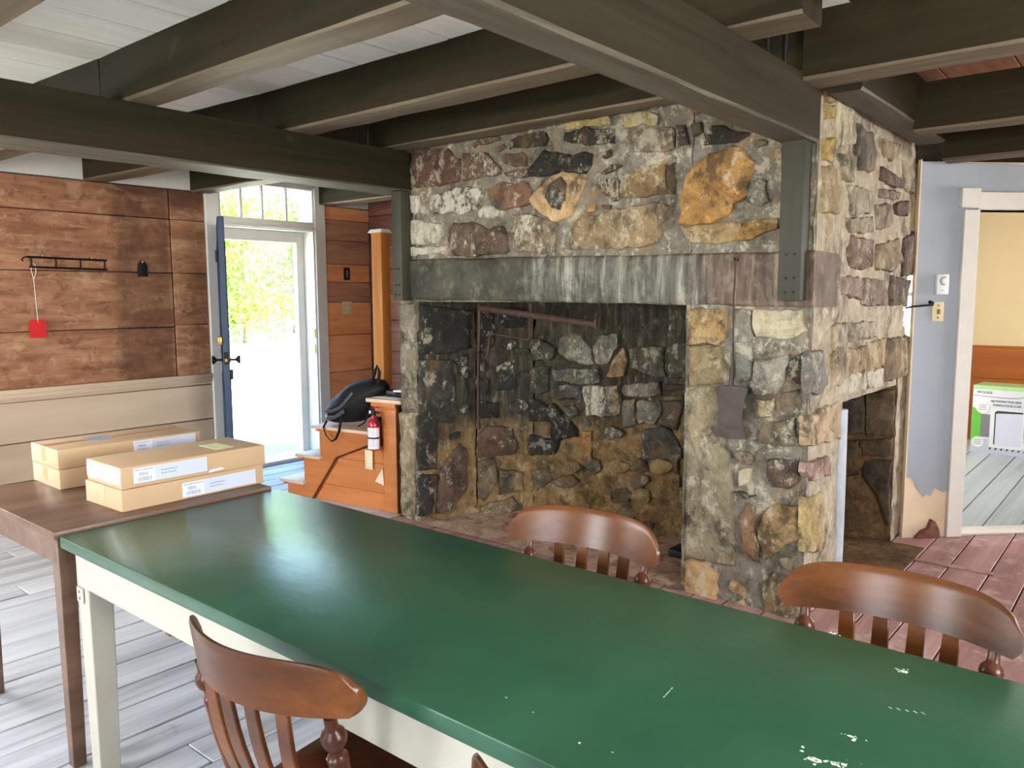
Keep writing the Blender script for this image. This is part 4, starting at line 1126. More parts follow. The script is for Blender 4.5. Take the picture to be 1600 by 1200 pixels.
def rough_grid(fn, u0, u1, v0, v1, step, amp, freq, skip=None, bias=0.0):
    mb = MB()
    nu, nv = max(1, round((u1 - u0) / step)), max(1, round((v1 - v0) / step))
    idx = {}
    for j in range(nv + 1):
        for i in range(nu + 1):
            u, v = u0 + (u1 - u0) * i / nu, v0 + (v1 - v0) * j / nv
            p = fn(u, v, 0)
            q = p * freq
            h = noise.noise(q) * amp + noise.noise(q * 2.7) * amp * .5 + bias
            idx[i, j] = len(mb.v)
            mb.v.append(tuple(fn(u, v, h)))
    for j in range(nv):
        for i in range(nu):
            uc, vc = u0 + (u1 - u0) * (i + .5) / nu, v0 + (v1 - v0) * (j + .5) / nv
            if skip and skip(uc, vc):
                continue
            mb.f.append((idx[i, j], idx[i + 1, j], idx[i + 1, j + 1], idx[i, j + 1]))
    return mb

def opening(u, v):
    return -3.64 < u < -1.775 and v < 1.43
def gap(u, v):
    # the mortar has fallen out at the rear corner, daylight shows through
    return 1.10 < v < 1.56 + .06 * math.sin(v * 9) and u > 5.0 + .04 * math.sin(v * 17)
def niche_hole(u, v):
    return gap(u, v) or 3.94 < u < 4.93 and v < .93 + (u - 3.94) * .02
breast = rough_grid(plane('front'), -3.80, -1.19, 0, 2.5, .03, .010, 7, opening, -.004).build('chimney_breast', M['mortar'], FP, smooth=True)
side = rough_grid(plane('side'), 3.46, 5.13, 0, 2.5, .03, .012, 6, niche_hole, -.004).build('chimney_side', M['mortar_side'], FP, smooth=True)
rough_grid(lambda u, v, d: Vector((-3.80 - d, u, v)), 3.46, 5.06, 0, 2.5, .06, .012, 6).build('chimney_flank', M['mortar'], FP, smooth=True)
rough_grid(lambda u, v, d: Vector((u, 5.13 + d, v)), -3.3, -1.19, 0, 2.5, .08, .012, 6, lambda u, v: u > -1.36 and 1.1 < v < 1.6).build('chimney_back', M['mortar_side'], FP, smooth=True)
boxes = {}
fb = MB()
for k, top in (('cheek', 2.4), ('backleft', 2.4), ('back', 2.4)):
    a, b = (Vector(p) for p in SEGS[k])
    L = (b - a).length
    def drop(u, v, d, f=plane(k), kk=k):
        return f(u, v, d)
    g = rough_grid(plane(k), 0, L, 0, top, .02, .036 if k == 'back' else .018, 9, None, -.014)
    fb.add(g.v, g.f)
g = rough_grid(lambda u, v, d: Vector((-1.77 - d, u, v)), 3.46, 4.25, 0, 2.4, .06, .012, 6)
fb.add(g.v, g.f)
fb.box(-3.66, -1.75, 3.74, 3.76, 1.43, 2.4)
fb.box(-3.66, -1.75, 3.5, 4.3, 2.38, 2.42)
firebox = fb.build('firebox', M['firebox'], FP, smooth=True)
nb = MB()
g = rough_grid(plane('niche'), -1.62, -1.19, 0, 1.0, .03, .014, 7, None, -.004)
nb.add(g.v, g.f)
g = rough_grid(lambda u, v, d: Vector((-1.60 + d, u, v)), 3.94, 4.93, 0, 1.0, .05, .014, 7)
nb.add(g.v, g.f)
nb.box(-1.62, -1.20, 3.92, 3.94, 0, 1.0)
nb.box(-1.62, -1.20, 3.94, 4.93, .95, 1.0)
niche = nb.build('side_niche', M['mortar_niche'], FP, smooth=True)

def chaikin(pts):
    o = []
    n = len(pts)
    for i in range(n):
        a, b = pts[i], pts[(i + 1) % n]
        o.append((a[0] * .8 + b[0] * .2, a[1] * .8 + b[1] * .2))
        o.append((a[0] * .2 + b[0] * .8, a[1] * .2 + b[1] * .8))
    return o

def stone(kind, flat, col, white, h, parent, k):
    pts = [(flat[i], flat[i + 1]) for i in range(0, len(flat), 2)]
    ar = sum(pts[i][0] * pts[(i + 1) % len(pts)][1] - pts[(i + 1) % len(pts)][0] * pts[i][1] for i in range(len(pts)))
    if ar < 0:
        pts = pts[::-1]
    # break the outline into short lengths and ruffle it
    o_ = []
    for i in range(len(pts)):
        a, b = Vector(pts[i]), Vector(pts[(i + 1) % len(pts)])
        m_ = max(1, int((b - a).length / .03))
        o_ += [a.lerp(b, q / m_) for q in range(m_)]
    o_ = [p + Vector((noise.noise(Vector((p.x * 23, p.y * 23, k * .7))), noise.noise(Vector((p.x * 23, p.y * 23, k * .7 + 50))))) * .016 for p in o_]
    pts = [(p.x, p.y) for p in o_]
    n = len(pts)
    cx, cy = sum(p[0] for p in pts) / n, sum(p[1] for p in pts) / n
    fn = plane(kind)
    mb = MB()
    rr = random.Random(k * 13 + 5)
    seed = Vector((k * 1.7, k * .9, k * .3))
    tilt = (rr.uniform(-.04, .04), rr.uniform(-.04, .04))
    for sc_, hh in ((1.02, -.02), (1.0, h * .25), (.965, h * .75), (.82, h * .95), (.45, h * 1.0)):
        for (u, v) in pts:
            uu, vv = cx + (u - cx) * sc_, cy + (v - cy) * sc_
            d = hh
            if hh > 0:
                d += noise.noise(Vector((uu * 16, vv * 16, 0)) + seed) * h * .55 + noise.noise(Vector((uu * 45, vv * 45, 0)) + seed) * h * .3 + (uu - cx) * tilt[0] + (vv - cy) * tilt[1]
            mb.v.append(tuple(fn(uu, vv, d)))
    mb.v.append(tuple(fn(cx, cy, h * 1.1)))
    for r in range(4):
        for i in range(n):
            j = (i + 1) % n
            mb.f.append((r * n + i, r * n + j, (r + 1) * n + j, (r + 1) * n + i))
    for i in range(n):
        mb.f.append((4 * n + i, 4 * n + (i + 1) % n, 5 * n))
    o = mb.build('stone', M['stone_fire'] if kind == 'back' else M['stone_niche'] if kind == 'niche' else M['stone'], parent, smooth=True)
    g_ = (col[0] + col[1] + col[2]) / 3
    k_ = .14 if col[1] > 125 else .36
    col = tuple(a * (1 - k_) + g_ * k_ * q for a, q in zip(col, (1.02, 1.0, .90)))
    c = s2l(col)
    o.color = (c[0], c[1], c[2], white)
    return o
k = 0
for kind, par in (('front', breast), ('side', side), ('cheek', firebox), ('backleft', firebox), ('back', firebox), ('niche', niche)):
    for flat, col, white, h in STONES[kind]:
        k += 1
        stone(kind, flat, col, white, h, par, k)

# lintel stone
mb = MB()
n, L = 52, 2.62
rings = []
for i in range(n + 1):
    t = i / n
    xx = -3.805 + L * t
    zb, zt = 1.432 - .036 * t, 1.682 - .048 * t
    w = lambda a: noise.noise(Vector((xx * 5, a * 9.1, 2.3))) * .007
    ring = [(xx, 3.76, zb + w(1)), (xx, 3.452, zb + w(1)), (xx, 3.440 + w(2), zb + .015 + w(1)), (xx, 3.436 + w(3), (zb + zt) / 2), (xx, 3.440 + w(4), zt - .015 + w(5)), (xx, 3.455, zt + w(5)), (xx, 3.76, zt)]
    rings.append(ring)
vs = [p for r in rings for p in r]
fs = [(i * 7 + q, i * 7 + (q + 1) % 7, (i + 1) * 7 + (q + 1) % 7, (i + 1) * 7 + q) for i in range(n) for q in range(7)]
fs += [tuple(range(7)), tuple(range(n * 7, n * 7 + 7))]
mb.add(vs, fs)
mb.build('lintel', M['lintel'], FP, smooth=True)
# plastered arris of the side opening, iron lintel bar, hearth paving
M['pale_jamb'] = plain('blue_white_limewash', (176, 180, 188), .8, var=.15, vscale=12, bump=.3)
MB().tube([(-1.195, 3.935, 0), (-1.193, 3.935, .3), (-1.194, 3.933, .62), (-1.196, 3.93, .9)], .028, 10).build('limewashed_edge', M['pale_jamb'], FP, smooth=True)
rough_grid(lambda u, v, d: Vector((u, v, .006 + d)), -3.64, -1.77, 3.44, 4.24, .05, .006, 9).build('hearth', M['hearth'], FP, smooth=True)
rough_grid(lambda u, v, d: Vector((u, v, .006 + d)), -1.60, -1.0, 3.98, 4.90, .05, .006, 9).build('side_hearth', M['mortar_niche'], FP, smooth=True)
MB().box(-1.0, -.62, 4.64, 4.69, 0, .004).build('hearth_border', M['floor_red'], FP, bevel=.003)
MB().box(-1.95, -1.80, 3.62, 3.75, .09, .13).build('iron_block', M['iron'], FP, bevel=.004)

# crane with hanging pot hook
t = thing('fireplace_crane', 'rusty iron swinging pot crane mounted inside left of firebox', 'crane', (-3.37, 3.72, .6))
MB().tube([(-.02, .02, .0), (-.005, .01, .3), (.02, .0, .80)], .011, 8).build('post', M['rust'], t, smooth=True)
MB().tube([(-.022, .02, .0), (-.02, .02, .05)], .018, 8).build('pintle', M['rust'], t, smooth=True)
MB().tube([(.02, 0, .775), (.42, -.02, .738), (.92, -.05, .690)], [.016, .016, .013], 8, flat=(.6, 1.2)).build('arm', M['rust'], t, smooth=True)
MB().tube([(.92, -.05, .675), (.925, -.05, .72)], .012, 8).build('arm_tip', M['rust'], t, smooth=True)
tr = MB().tube([(.44, -.03, .735), (.447, -.03, .725), (.447, -.03, .60), (.43, -.03, .592), (.16, -.03, .618), (.135, -.03, .610), (.125, -.03, .59), (.115, -.03, .49), (.09, -.03, .465)], .0075, 8)
tr.build('trammel', M['rust'], t, smooth=True)
MB().tube([(.01, .0, .495), (.085, -.03, .50), (.088, -.03, .40), (.085, -.03, .20), (.10, -.03, .155), (.15, -.03, .112), (.18, -.03, .10), (.195, -.03, .13)], .0075, 8).build('hook', M['iron'], t, smooth=True)

# iron peel hanging on the pier
t = thing('iron_peel', 'long-handled rusty iron peel hanging on right fireplace pier', 'shovel', (-1.525, 3.40, .80))
MB().tube([(.0, .012, .81), (-.003, .008, .62), (.003, .004, .37), (.003, .002, .30), (.0, 0, .24)], [.006, .006, .007, .017, .02], 8, flat=(1, .5)).build('handle', M['peel'], t, smooth=True)
MB().tube([(.0, .012, .80), (.012, .012, .815), (.0, .012, .83), (-.012, .012, .815), (0, .012, .80)], .004, 6).build('hanging_loop', M['peel'], t, smooth=True)
bl = [(-.082, .225), (-.06, .235), (.0, .243), (.06, .238), (.078, .228), (.062, .17), (.056, .115), (.062, .055), (.078, .0), (0, -.006), (-.080, .0), (-.064, .055), (-.058, .115), (-.064, .17)]
mb = MB()
mb.prism(bl[::-1], lambda u, v, d: (u, d + (u * u) * 2.2 - .006, v), -.002, .002)
mb.build('blade', M['peel'], t)
MB().tube([(-1.525, 3.452, 1.606), (-1.525, 3.405, 1.606), (-1.525, 3.398, 1.615)], .004, 6).build('peel_nail', M['iron'], FP)

# ------------------------------------------------------------------ green table
t = thing('dining_table', 'long dining table with glossy green top and cream painted legs', 'table', (-1.12, 1.27, 0))
TX0, TX1, TY0, TY1 = -1.365, 1.42, -.372, .372
mb = MB().box(TX0, TX1, TY0, TY1, .714, .75)
top = mb.build('tabletop', M['green'], t, bevel=.005)
for y0, y1 in ((TY0 + .03, TY0 + .052), (TY1 - .052, TY1 - .03)):
    MB().box(TX0 + .10, TX1 - .10, y0, y1, .60, .714).build('apron', M['cream_leg'], t, bevel=.002, segs=1)
for x0, x1 in ((TX0 + .03, TX0 + .052), (TX1 - .052, TX1 - .03)):
    MB().box(x0, x1, TY0 + .10, TY1 - .10, .60, .714).build('apron', M['cream_leg'], t, bevel=.002, segs=1)
for x0 in (TX0 + .03, TX1 - .105):
    for y0 in (TY0 + .028, TY1 - .103):
        a = .075
        yi = y0 if y0 < 0 else y0
        MB().hexa([(x0 + .008, y0 + .008, 0), (x0 + a - .008, y0 + .008, 0), (x0 + a - .008, y0 + a - .008, 0), (x0 + .008, y0 + a - .008, 0)],
                  [(x0, y0, .714), (x0 + a, y0, .714), (x0 + a, y0 + a, .714), (x0, y0 + a, .714)]).build('leg', M['cream_leg'], t, bevel=.003, segs=1)
br = MB().box(TX0 + .036, TX0 + .078, TY0 + .024, TY0 + .028, .555, .60).build('bracket', M['cream_leg'], t, bevel=.001, segs=1)
for dz in (.568, .588):
    MB().lathe([(0, .006), (1, .004)], (TX0 + .056, TY0 + .0245, dz), (TX0 + .056, TY0 + .021, dz), 10).build('screw', M['grey_plastic'], br)
# flaked paint on the top
M['chip'] = plain('bare_pale_wood_chip', (206, 214, 200), .7, var=.05)
chips = MB()
pr = random.Random(8)
def chip(x, y, sx, sy, n=7, ang=0.0):
    pts = []
    for i in range(n):
        a = 2 * math.pi * i / n
        r = pr.uniform(.55, 1)
        u, v = math.cos(a) * sx * r, math.sin(a) * sy * r
        pts.append((x + 1.12 + u * math.cos(ang) - v * math.sin(ang), y - 1.27 + u * math.sin(ang) + v * math.cos(ang)))
    chips.prism(pts, lambda u, v, d: (u, v, d), .7496, .7503)
for cx, cy, sx, sy in ((-.342, 1.552, .012, .006), (-.355, 1.556, .004, .003), (-.349, 1.262, .008, .004), (-.342, 1.255, .004, .006), (-.372, 1.160, .014, .008), (-.345, 1.170, .010, .007), (-.333, 1.176, .006, .005),
                       (-.395, 1.172, .004, .003), (-.498, 1.641, .008, .003), (-.854, 1.009, .003, .002), (-.673, .973, .003, .003), (-.787, 1.0, .002, .002), (-.619, .984, .0025, .002)):
    chip(cx, cy, sx, sy)
    if sx > .005:
        for q in range(7):
            chip(cx + pr.gauss(0, sx * 1.1), cy + pr.gauss(0, sy * 1.5), sx * pr.uniform(.08, .35), sy * pr.uniform(.1, .5), 5, pr.uniform(-1, 1))
for i in range(5):
    chip(-.325 + .012 * i, 1.396 + .004 * i, .006, .0009, 5, -.5)
    chip(-.645 + .001 * i, 1.222 - .009 * i, .0012, .004, 5)
chips = chips.build('paint_chips', M['chip'], top)
chips['kind'] = 'stuff'

# ------------------------------------------------------------------ brown table
t = thing('side_table', 'low dark brown wooden table carrying cardboard boxes', 'table', (-2.9, 1.26, 0))
X0, X1, Y0, Y1 = -.385, .398, -.37, .37
MB().box(X0, X1, Y0, Y1, .735, .76).build('tabletop', M['brown_table'], t, bevel=.003)
for a in ((X0 + .03, X1 - .03, Y0 + .012, Y0 + .034), (X0 + .03, X1 - .03, Y1 - .034, Y1 - .012), (X0 + .012, X0 + .034, Y0 + .03, Y1 - .03), (X1 - .034, X1 - .012, Y0 + .03, Y1 - .03)):
    MB().box(*a, .655, .735).build('apron', M['brown_table'], t, bevel=.002, segs=1)
for sx in (0, 1):
    for sy in (0, 1):
        xa = X0 + .012 if sx == 0 else X1 - .062
        ya = Y0 + .012 if sy == 0 else Y1 - .062
        MB().hexa([(xa + .006, ya + .006, 0), (xa + .044, ya + .006, 0), (xa + .044, ya + .044, 0), (xa + .006, ya + .044, 0)],
                  [(xa, ya, .735), (xa + .05, ya, .735), (xa + .05, ya + .05, .735), (xa, ya + .05, .735)]).build('leg', M['brown_table'], t, bevel=.002, segs=1)

# ------------------------------------------------------------------ cardboard boxes
def carton(label, x, y, z, w, l, h, rz, labels, tape=True):
    """Corner-based flat carton: w along x (short end faces the camera side), l along y."""
    t = thing('cardboard_box', label, 'box', (x, y, z), rz, 'flat cardboard boxes on the brown table')
    MB().box(-w, 0, 0, l, .0005, h - .0005).build('carton', M['carton'], t, bevel=.0035)
    if tape:
        MB().box(-w * .6, -w * .45, -.0008, 0, h * .25, h - .004).build('tape', M['tape'], t)
        MB().box(-w * .6, -w * .45, .0, l, h - .0005, h + .0004).build('tape', M['tape'], t)
    # flap joint along the short end
    MB().box(-w + .004, -.004, -.0006, 0, h * .02, h * .035).build('flap_edge', M['tape'], t)
    for face, a0, a1, z0, z1 in labels:
        if face == 'side':       # long face, +x
            org, uxv = Vector((.0005, 0, 0)), Vector((0, 1, 0))
        else:                    # short end, -y
            org, uxv = Vector((0, -.0008, 0)), Vector((1, 0, 0))
        nrm = uxv.cross(Vector((0, 0, 1)))
        fn = lambda u, v, d: org + uxv * u + Vector((0, 0, v)) + nrm * d
        L = MB().prism([(a0, z0), (a1, z0), (a1, z1), (a0, z1)], fn, 0, .0006).build('shipping_label', M['label'], t)
        W, H = a1 - a0, z1 - z0
        MB().prism([(a0 + W * .28, z0 + .001), (a1 - .001, z0 + .001), (a1 - .001, z1 - .001), (a0 + W * .28, z1 - .001)], fn, .0006, .0008).build('label_field', M['label_grey'], L)
        # barcode
        mb = MB()
        rr = random.Random(3)
        u = a0 + W * .05
        while u < a0 + W * .23:
            b = rr.uniform(.0012, .0035)
            mb.prism([(u, z0 + H * .1), (u + b, z0 + H * .1), (u + b, z0 + H * .38), (u, z0 + H * .38)], fn, .0006, .0009)
            u += b + rr.uniform(.001, .003)
        bc = mb.build('barcode', M['ink_soft'], L)
        up_ = Vector((0, 0, 1))
        text_mesh('item_number', '92010', H * .30, M['ink'], L, frame(fn(a0 + W * .07, z0 + H * .47, .0007), uxv, up_), .0002, sx=.8)
        for (ua, ub, va, vb, dd_) in ((.02, .24, .82, .90, .0007), (.36, .56, .58, .66, .0009), (.36, .53, .36, .44, .0009)):
            mb = MB()
            u = a0 + W * ua
            while u < a0 + W * ub:          # lines of print too small to read
                wd_ = rr.uniform(.004, .010)
                mb.prism([(u, z0 + H * va), (u + wd_, z0 + H * va), (u + wd_, z0 + H * vb), (u, z0 + H * vb)], fn, dd_ - .0001, dd_ + .0001)
                u += wd_ + .0015
            mb.build('print_line', M['ink_soft'], L)
    return t
BH = .073
b0 = carton('lower flat cardboard box in front stack nearest the green table', -2.562, 1.118, .76, .262, .525, BH, math.radians(1.0), [('side', .205, .49, .008, .058)])
b1 = carton('upper flat cardboard box in front stack with label on its end', -2.564, 1.12, .76 + BH, .258, .527, BH, math.radians(-.3), [('side', .04, .295, .014, .064), ('end', -.255, -.004, .014, .068)], tape=False)
b2 = carton('lower flat cardboard box in rear stack nearest the brown plank wall', -3.045, 1.115, .76, .262, .535, BH, math.radians(-1.0), [])
b3 = carton('upper flat cardboard box in rear stack with sticker on top', -3.05, 1.115, .76 + BH, .262, .54, BH, math.radians(-1.0), [('side', .27, .52, .018, .066)])
MB().box(-.17, -.05, .36, .43, BH - .0005, BH + .0006).build('green_sticker', M['green_sticker'], b1)
MB().box(-.20, -.10, .16, .24, BH - .0005, BH + .0006).build('grey_sticker', M['ink_soft'], b3)
MB().prism([(.3, .006), (.36, .01), (.35, .017), (.305, .014)], lambda u, v, d: (.0006 + d, u, v), 0, .0005).build('torn_patch', M['paper'], b1)

# ------------------------------------------------------------------ slat-back kitchen chairs
def make_chair():
    t = thing('kitchen_chair', 'x', 'chair')
    # seat: dished, rounded board
    mb = MB()
    nr, ns = 6, 28
    def seat_pt(a, r, zz):
        c, s = math.cos(a), math.sin(a)
        e = .55
        x = math.copysign(abs(c) ** e, c) * .205 * r
        y = math.copysign(abs(s) ** e, s) * .2 * r
        x *= 1 + .08 * (y / .2)
        return (x, y, zz)
    for r, zz in ((.0, .402), (.9, .402), (1.0, .412), (1.0, .428), (.95, .436), (.7, .430), (.35, .424), (0.0, .423)):
        for k in range(ns):
            mb.v.append(seat_pt(2 * math.pi * k / ns, max(r, .001), zz))
    for i in range(7):
        for k in range(ns):
            k2 = (k + 1) % ns
            mb.f.append((i * ns + k, i * ns + k2, (i + 1) * ns + k2, (i + 1) * ns + k))
    mb.build('seat', M['chair_dark'], t, smooth=True)
    turned = [(0, .010), (.06, .014), (.14, .015), (.2, .02), (.24, .014), (.27, .019), (.3, .014), (.5, .021), (.68, .02), (.74, .014), (.77, .02), (.8, .014), (.9, .018), (1, .016)]
    feet = {}
    for sx in (-1, 1):
        for sy in (-1, 1):
            f, h = Vector((sx * .205, sy * .20, 0)), Vector((sx * .15, sy * .14, .412))
            feet[sx, sy] = (f, h)
            MB().lathe(turned, f, h, 14).build('leg', M['chair_dark'], t, smooth=True)
    def at(q, tt):
        return q[0].lerp(q[1], tt)
    st = [(0, .007), (.3, .011), (.45, .012), (.5, .015), (.55, .012), (.7, .011), (1, .007)]
    for sx in (-1, 1):
        MB().lathe(st, at(feet[sx, -1], .38), at(feet[sx, 1], .38), 10).build('stretcher', M['chair_dark'], t, smooth=True)
    MB().lathe(st, at(feet[-1, 1], .48), at(feet[1, 1], .48), 10).build('stretcher', M['chair_dark'], t, smooth=True)
    MB().lathe(st, at(feet[-1, -1], .42), at(feet[1, -1], .42), 10).build('stretcher', M['chair_dark'], t, smooth=True)
    # turned back posts
    post = [(0, .012), (.05, .017), (.25, .0195), (.5, .0215), (.70, .0185), (.745, .0195), (.76, .013), (.785, .0125), (.805, .0145), (.83, .0205), (.865, .0230), (.90, .0205), (.922, .013), (.945, .0115), (1, .0115)]
    def crest_y(x):
        return -.29 + 1.55 * x * x
    for sx in (-1, 1):
        MB().lathe(post, (sx * .165, -.165, .42), (sx * .187, crest_y(.187) - .004, .745), 16).build('back_post', M['chair_dark'], t, smooth=True)
    for xs in (-.105, -.036, .036, .105):
        mb = MB()
        secs = []
        for i in range(9):
            q = i / 8
            xx = xs * (.9 + .1 * q)
            ye = crest_y(xs)
            yy = -.172 + (ye + .172) * q - math.sin(q * math.pi) * .022 - .001
            zz = .425 + .33 * q
            hw = .016 + .003 * math.sin(q * math.pi)
            secs.append([(xx - hw, yy - .005, zz), (xx + hw, yy - .005, zz), (xx + hw, yy + .005, zz), (xx - hw, yy + .005, zz)])
        mb.v = [p for s in secs for p in s]
        for i in range(8):
            for k in range(4):
                mb.f.append((i * 4 + k, i * 4 + (k + 1) % 4, (i + 1) * 4 + (k + 1) % 4, (i + 1) * 4 + k))
        mb.f += [(0, 1, 2, 3), (32, 33, 34, 35)]
        mb.build('slat', M['chair'], t, bevel=.002, segs=1)
    # crest rail: bowed board with shouldered, rounded ends
    mb = MB()
    nu, nv = 40, 12
    HW = .238
    def crest_pt(u, v, side_):
        au = abs(u)
        zb = .742 + .004 * u * u
        zt = zb + .060 + .044 * max(0.0, 1 - au ** 4.6) ** .6
        zz = zb + (zt - zb) * v
        end = .915 + .085 * math.sin(math.pi * (.04 + .82 * v))
        x = u * HW * (1 + (end - 1) * au ** 3)
        y = crest_y(x) - (zz - .742) * .20
        th = .011 - .004 * v
        edge = 1.0 - .55 * max(0, (v - .86) / .14) ** 2
        return (x, y + side_ * th * edge, zz)
    for side_ in (-1, 1):
        for j in range(nv + 1):
            for i in range(nu + 1):
                mb.v.append(crest_pt(-1 + 2 * i / nu, j / nv, side_))
    S = (nu + 1) * (nv + 1)
    ix = lambda i, j, s: s * S + j * (nu + 1) + i
    for s in (0, 1):
        for j in range(nv):
            for i in range(nu):
                mb.f.append((ix(i, j, s), ix(i + 1, j, s), ix(i + 1, j + 1, s), ix(i, j + 1, s)))
    for i in range(nu):
        mb.f.append((ix(i, 0, 0), ix(i + 1, 0, 0), ix(i + 1, 0, 1), ix(i, 0, 1)))
        mb.f.append((ix(i, nv, 0), ix(i + 1, nv, 0), ix(i + 1, nv, 1), ix(i, nv, 1)))
    for j in range(nv):
        mb.f.append((ix(0, j, 0), ix(0, j + 1, 0), ix(0, j + 1, 1), ix(0, j, 1)))
        mb.f.append((ix(nu, j, 0), ix(nu, j + 1, 0), ix(nu, j + 1, 1), ix(nu, j, 1)))
    mb.build('crest_rail', M['chair'], t, smooth=True)
    return t
c0 = make_chair()
spots = [(-1.253, 1.005, math.radians(4), 'dark wooden slat-back chair on near side of table, wholly showing its back'),
         (-1.20, 1.535, math.pi + math.radians(3), 'brown wooden slat-back chair across the table, in front of firebox'),
         (-.41, 1.535, math.pi + math.radians(1), 'brown wooden slat-back chair across the table at right, large in view'),
         (-.475, .985, math.radians(-2), 'wooden chair on near side of table, only its crest tip in view')]
for i, (x, y, a, lab) in enumerate(spots):
    c = c0 if i == 0 else copy_tree(c0)
    c.location = (x, y, 0)
    c.rotation_euler = (0, 0, a)
    tag(c, lab, 'chair', 'slat-back chairs around the green table')

# ------------------------------------------------------------------ winder stairs in the corner
ST = thing('corner_stairs', 'small orange pine staircase between front door and stone chimney', 'stairs', (-3.90, 3.50, 0), math.radians(7))
prof = [(-1.07, 0), (0.0, 0), (0.0, .745), (-.19, .745), (-.19, .52), (-.72, .52), (-.72, .30), (-.89, .30), (-.89, .095), (-1.07, .095)]
fy = lambda u, v, d: (u, d, v)
# boarded side: a raised raking string above recessed planks
string = [(-1.07, 0), (-.80, 0), (-.555, .32), (-.115, .49), (-.115, 0), (0, 0), (0, .745), (-.19, .745), (-.19, .52), (-.72, .52), (-.72, .30), (-.89, .30), (-.89, .095), (-1.07, .095)]
MB().prism(string, fy, 0, .025).build('string_board', M['stair'], ST, bevel=.002, segs=1)
for pts in ([(-.79, .0), (-.12, .0), (-.12, .119), (-.70, .119)], [(-.70, .122), (-.12, .122), (-.12, .322), (-.545, .322)], [(-.545, .325), (-.12, .325), (-.12, .485)]):
    MB().prism(pts, fy, .012, .03).build('side_plank', M['stair'], ST)
MB().tube([(-.805, -.002, .0), (-.558, -.002, .325), (-.115, -.002, .494)], .006, 6).build('raking_bead', M['chair_dark'], ST)
for a, b_, zt in ((-1.13, -.87, .118), (-.95, -.70, .32), (-.777, -.17, .543)):
    MB().box(a, b_, -.03, 1.2, zt - .024, zt).build('tread', M['tread'], ST, bevel=.006)
    MB().box(a + .025, a + .055, -.014, 1.2, zt - .044, zt - .024).build('cove_moulding', M['stair'], ST, bevel=.006)
for a, z0, z1 in ((-1.07, 0, .095), (-.89, .118, .30), (-.72, .32, .52), (-.19, .543, .745)):
    MB().box(a, a + .02, .025, 1.2, z0, z1).build('riser', M['tread'], ST)
MB().box(-.245, .065, -.03, 1.2, .745, .772).build('landing', M['tread'], ST, bevel=.006)
MB().box(-.215, .0, -.012, .0, .715, .745).build('cove_moulding', M['stair'], ST, bevel=.005)
MB().box(-.115, 0.0, -.006, .0, .005, .70).build('end_stile', M['stair'], ST, bevel=.003)
for (u, v) in ((-.68, .49), (-.035, .05)):
    MB().lathe([(0, .012), (1, .012)], (u, .001, v), (u, -.001, v), 12).build('wood_plug', M['newel'], ST)
MB().prism([(-.13, .30), (-.12, .18), (-.20, .20)], fy, -.0015, .012).build('bare_patch', M['tread'], ST)
nw = tag(MB().box(-4.44, -4.335, 3.78, 3.86, .545, 1.90).build('newel_board', M['newel'], bevel=.003), 'tall varnished board post with white cap standing on the stairs', 'post')
MB().hexa([(-4.465, 3.765, 1.90), (-4.32, 3.765, 1.90), (-4.32, 3.875, 1.90), (-4.465, 3.875, 1.90)], [(-4.45, 3.78, 1.925), (-4.33, 3.78, 1.925), (-4.33, 3.86, 1.925), (-4.45, 3.86, 1.925)]).build('cap', M['white_trim'], nw, bevel=.003)
pn = structure('wall_stair', MB().box(-4.335, -3.80, 4.10, 4.13, .775, 2.0).build('wall_stair', M['newel']))
MB().box(-4.30, -3.80, 4.05, 4.10, 1.02, 1.045).build('shelf_ledge', M['white_trim'], pn)

def st_pt(s, d, z):
    a = math.radians(7)
    return Vector((-3.90 + s * math.cos(a) - d * math.sin(a), 3.50 + s * math.sin(a) + d * math.cos(a), z))

# outlet plates and switch
def plate(label, cat, origin, uxv, w, h, mat, kind, name='outlet_plate'):
    uxv = Vector(uxv).normalized()
    nrm = uxv.cross(Vector((0, 0, 1)))
    root = thing(name, label, cat, origin)
    fn = lambda u, v, d: uxv * u + Vector((0, 0, v)) + nrm * d
    MB().prism([(-w / 2, -h / 2), (w / 2, -h / 2), (w / 2, h / 2), (-w / 2, h / 2)], fn, 0, .006).build('cover', mat, root, bevel=.002)
    if kind == 'outlet':
        cols = (0,) if w < .09 else (-w / 4, w / 4)
        for cu in cols:
            for cv in (-h * .2, h * .2):
                MB().prism([(cu - .011, cv - .014), (cu + .011, cv - .014), (cu + .011, cv + .014), (cu - .011, cv + .014)], fn, .006, .008).build('socket', M['white_plastic'] if w < .09 else M['ivory'], root, bevel=.001)
                for du in (-.004, .004):
                    MB().prism([(cu + du - .001, cv - .004), (cu + du + .001, cv - .004), (cu + du + .001, cv + .006), (cu + du - .001, cv + .006)], fn, .008, .0085).build('slot', M['ink'], root)
    elif kind == 'switch':
        MB().prism([(-.01, -.03), (.01, -.03), (.01, .03), (-.01, .03)], fn, .006, .012).build('rocker', M['grey_plastic'], root, bevel=.002)
    elif kind == 'toggle':
        for v in (-.035, .035):
            MB().prism([(-.004, v - .004), (.004, v - .004), (.004, v + .004), (-.004, v + .004)], fn, .006, .009).build('screw', M['ink'], root)
        MB().prism([(-.006, -.014), (.006, -.014), (.006, .014), (-.006, .014)], fn, .006, .018).build('toggle', M['brass'], root)
    return root
plate('black switch plate on orange planks right of front door', 'switch', (XL + .006, 4.772, 1.661), (0, 1, 0), .07, .115, M['black_plastic'], 'switch', 'switch_plate')
plate('square ivory double outlet on orange planks below black switch', 'outlet', (XL + .006, 4.762, 1.345), (0, 1, 0), .115, .118, M['ivory'], 'outlet')
o = st_pt(-.25, -.0, .345)
plate('narrow ivory outlet on the stair side below extinguisher', 'outlet', (o.x, o.y, o.z), (math.cos(math.radians(7)), math.sin(math.radians(7)), 0), .068, .135, M['ivory'], 'outlet')

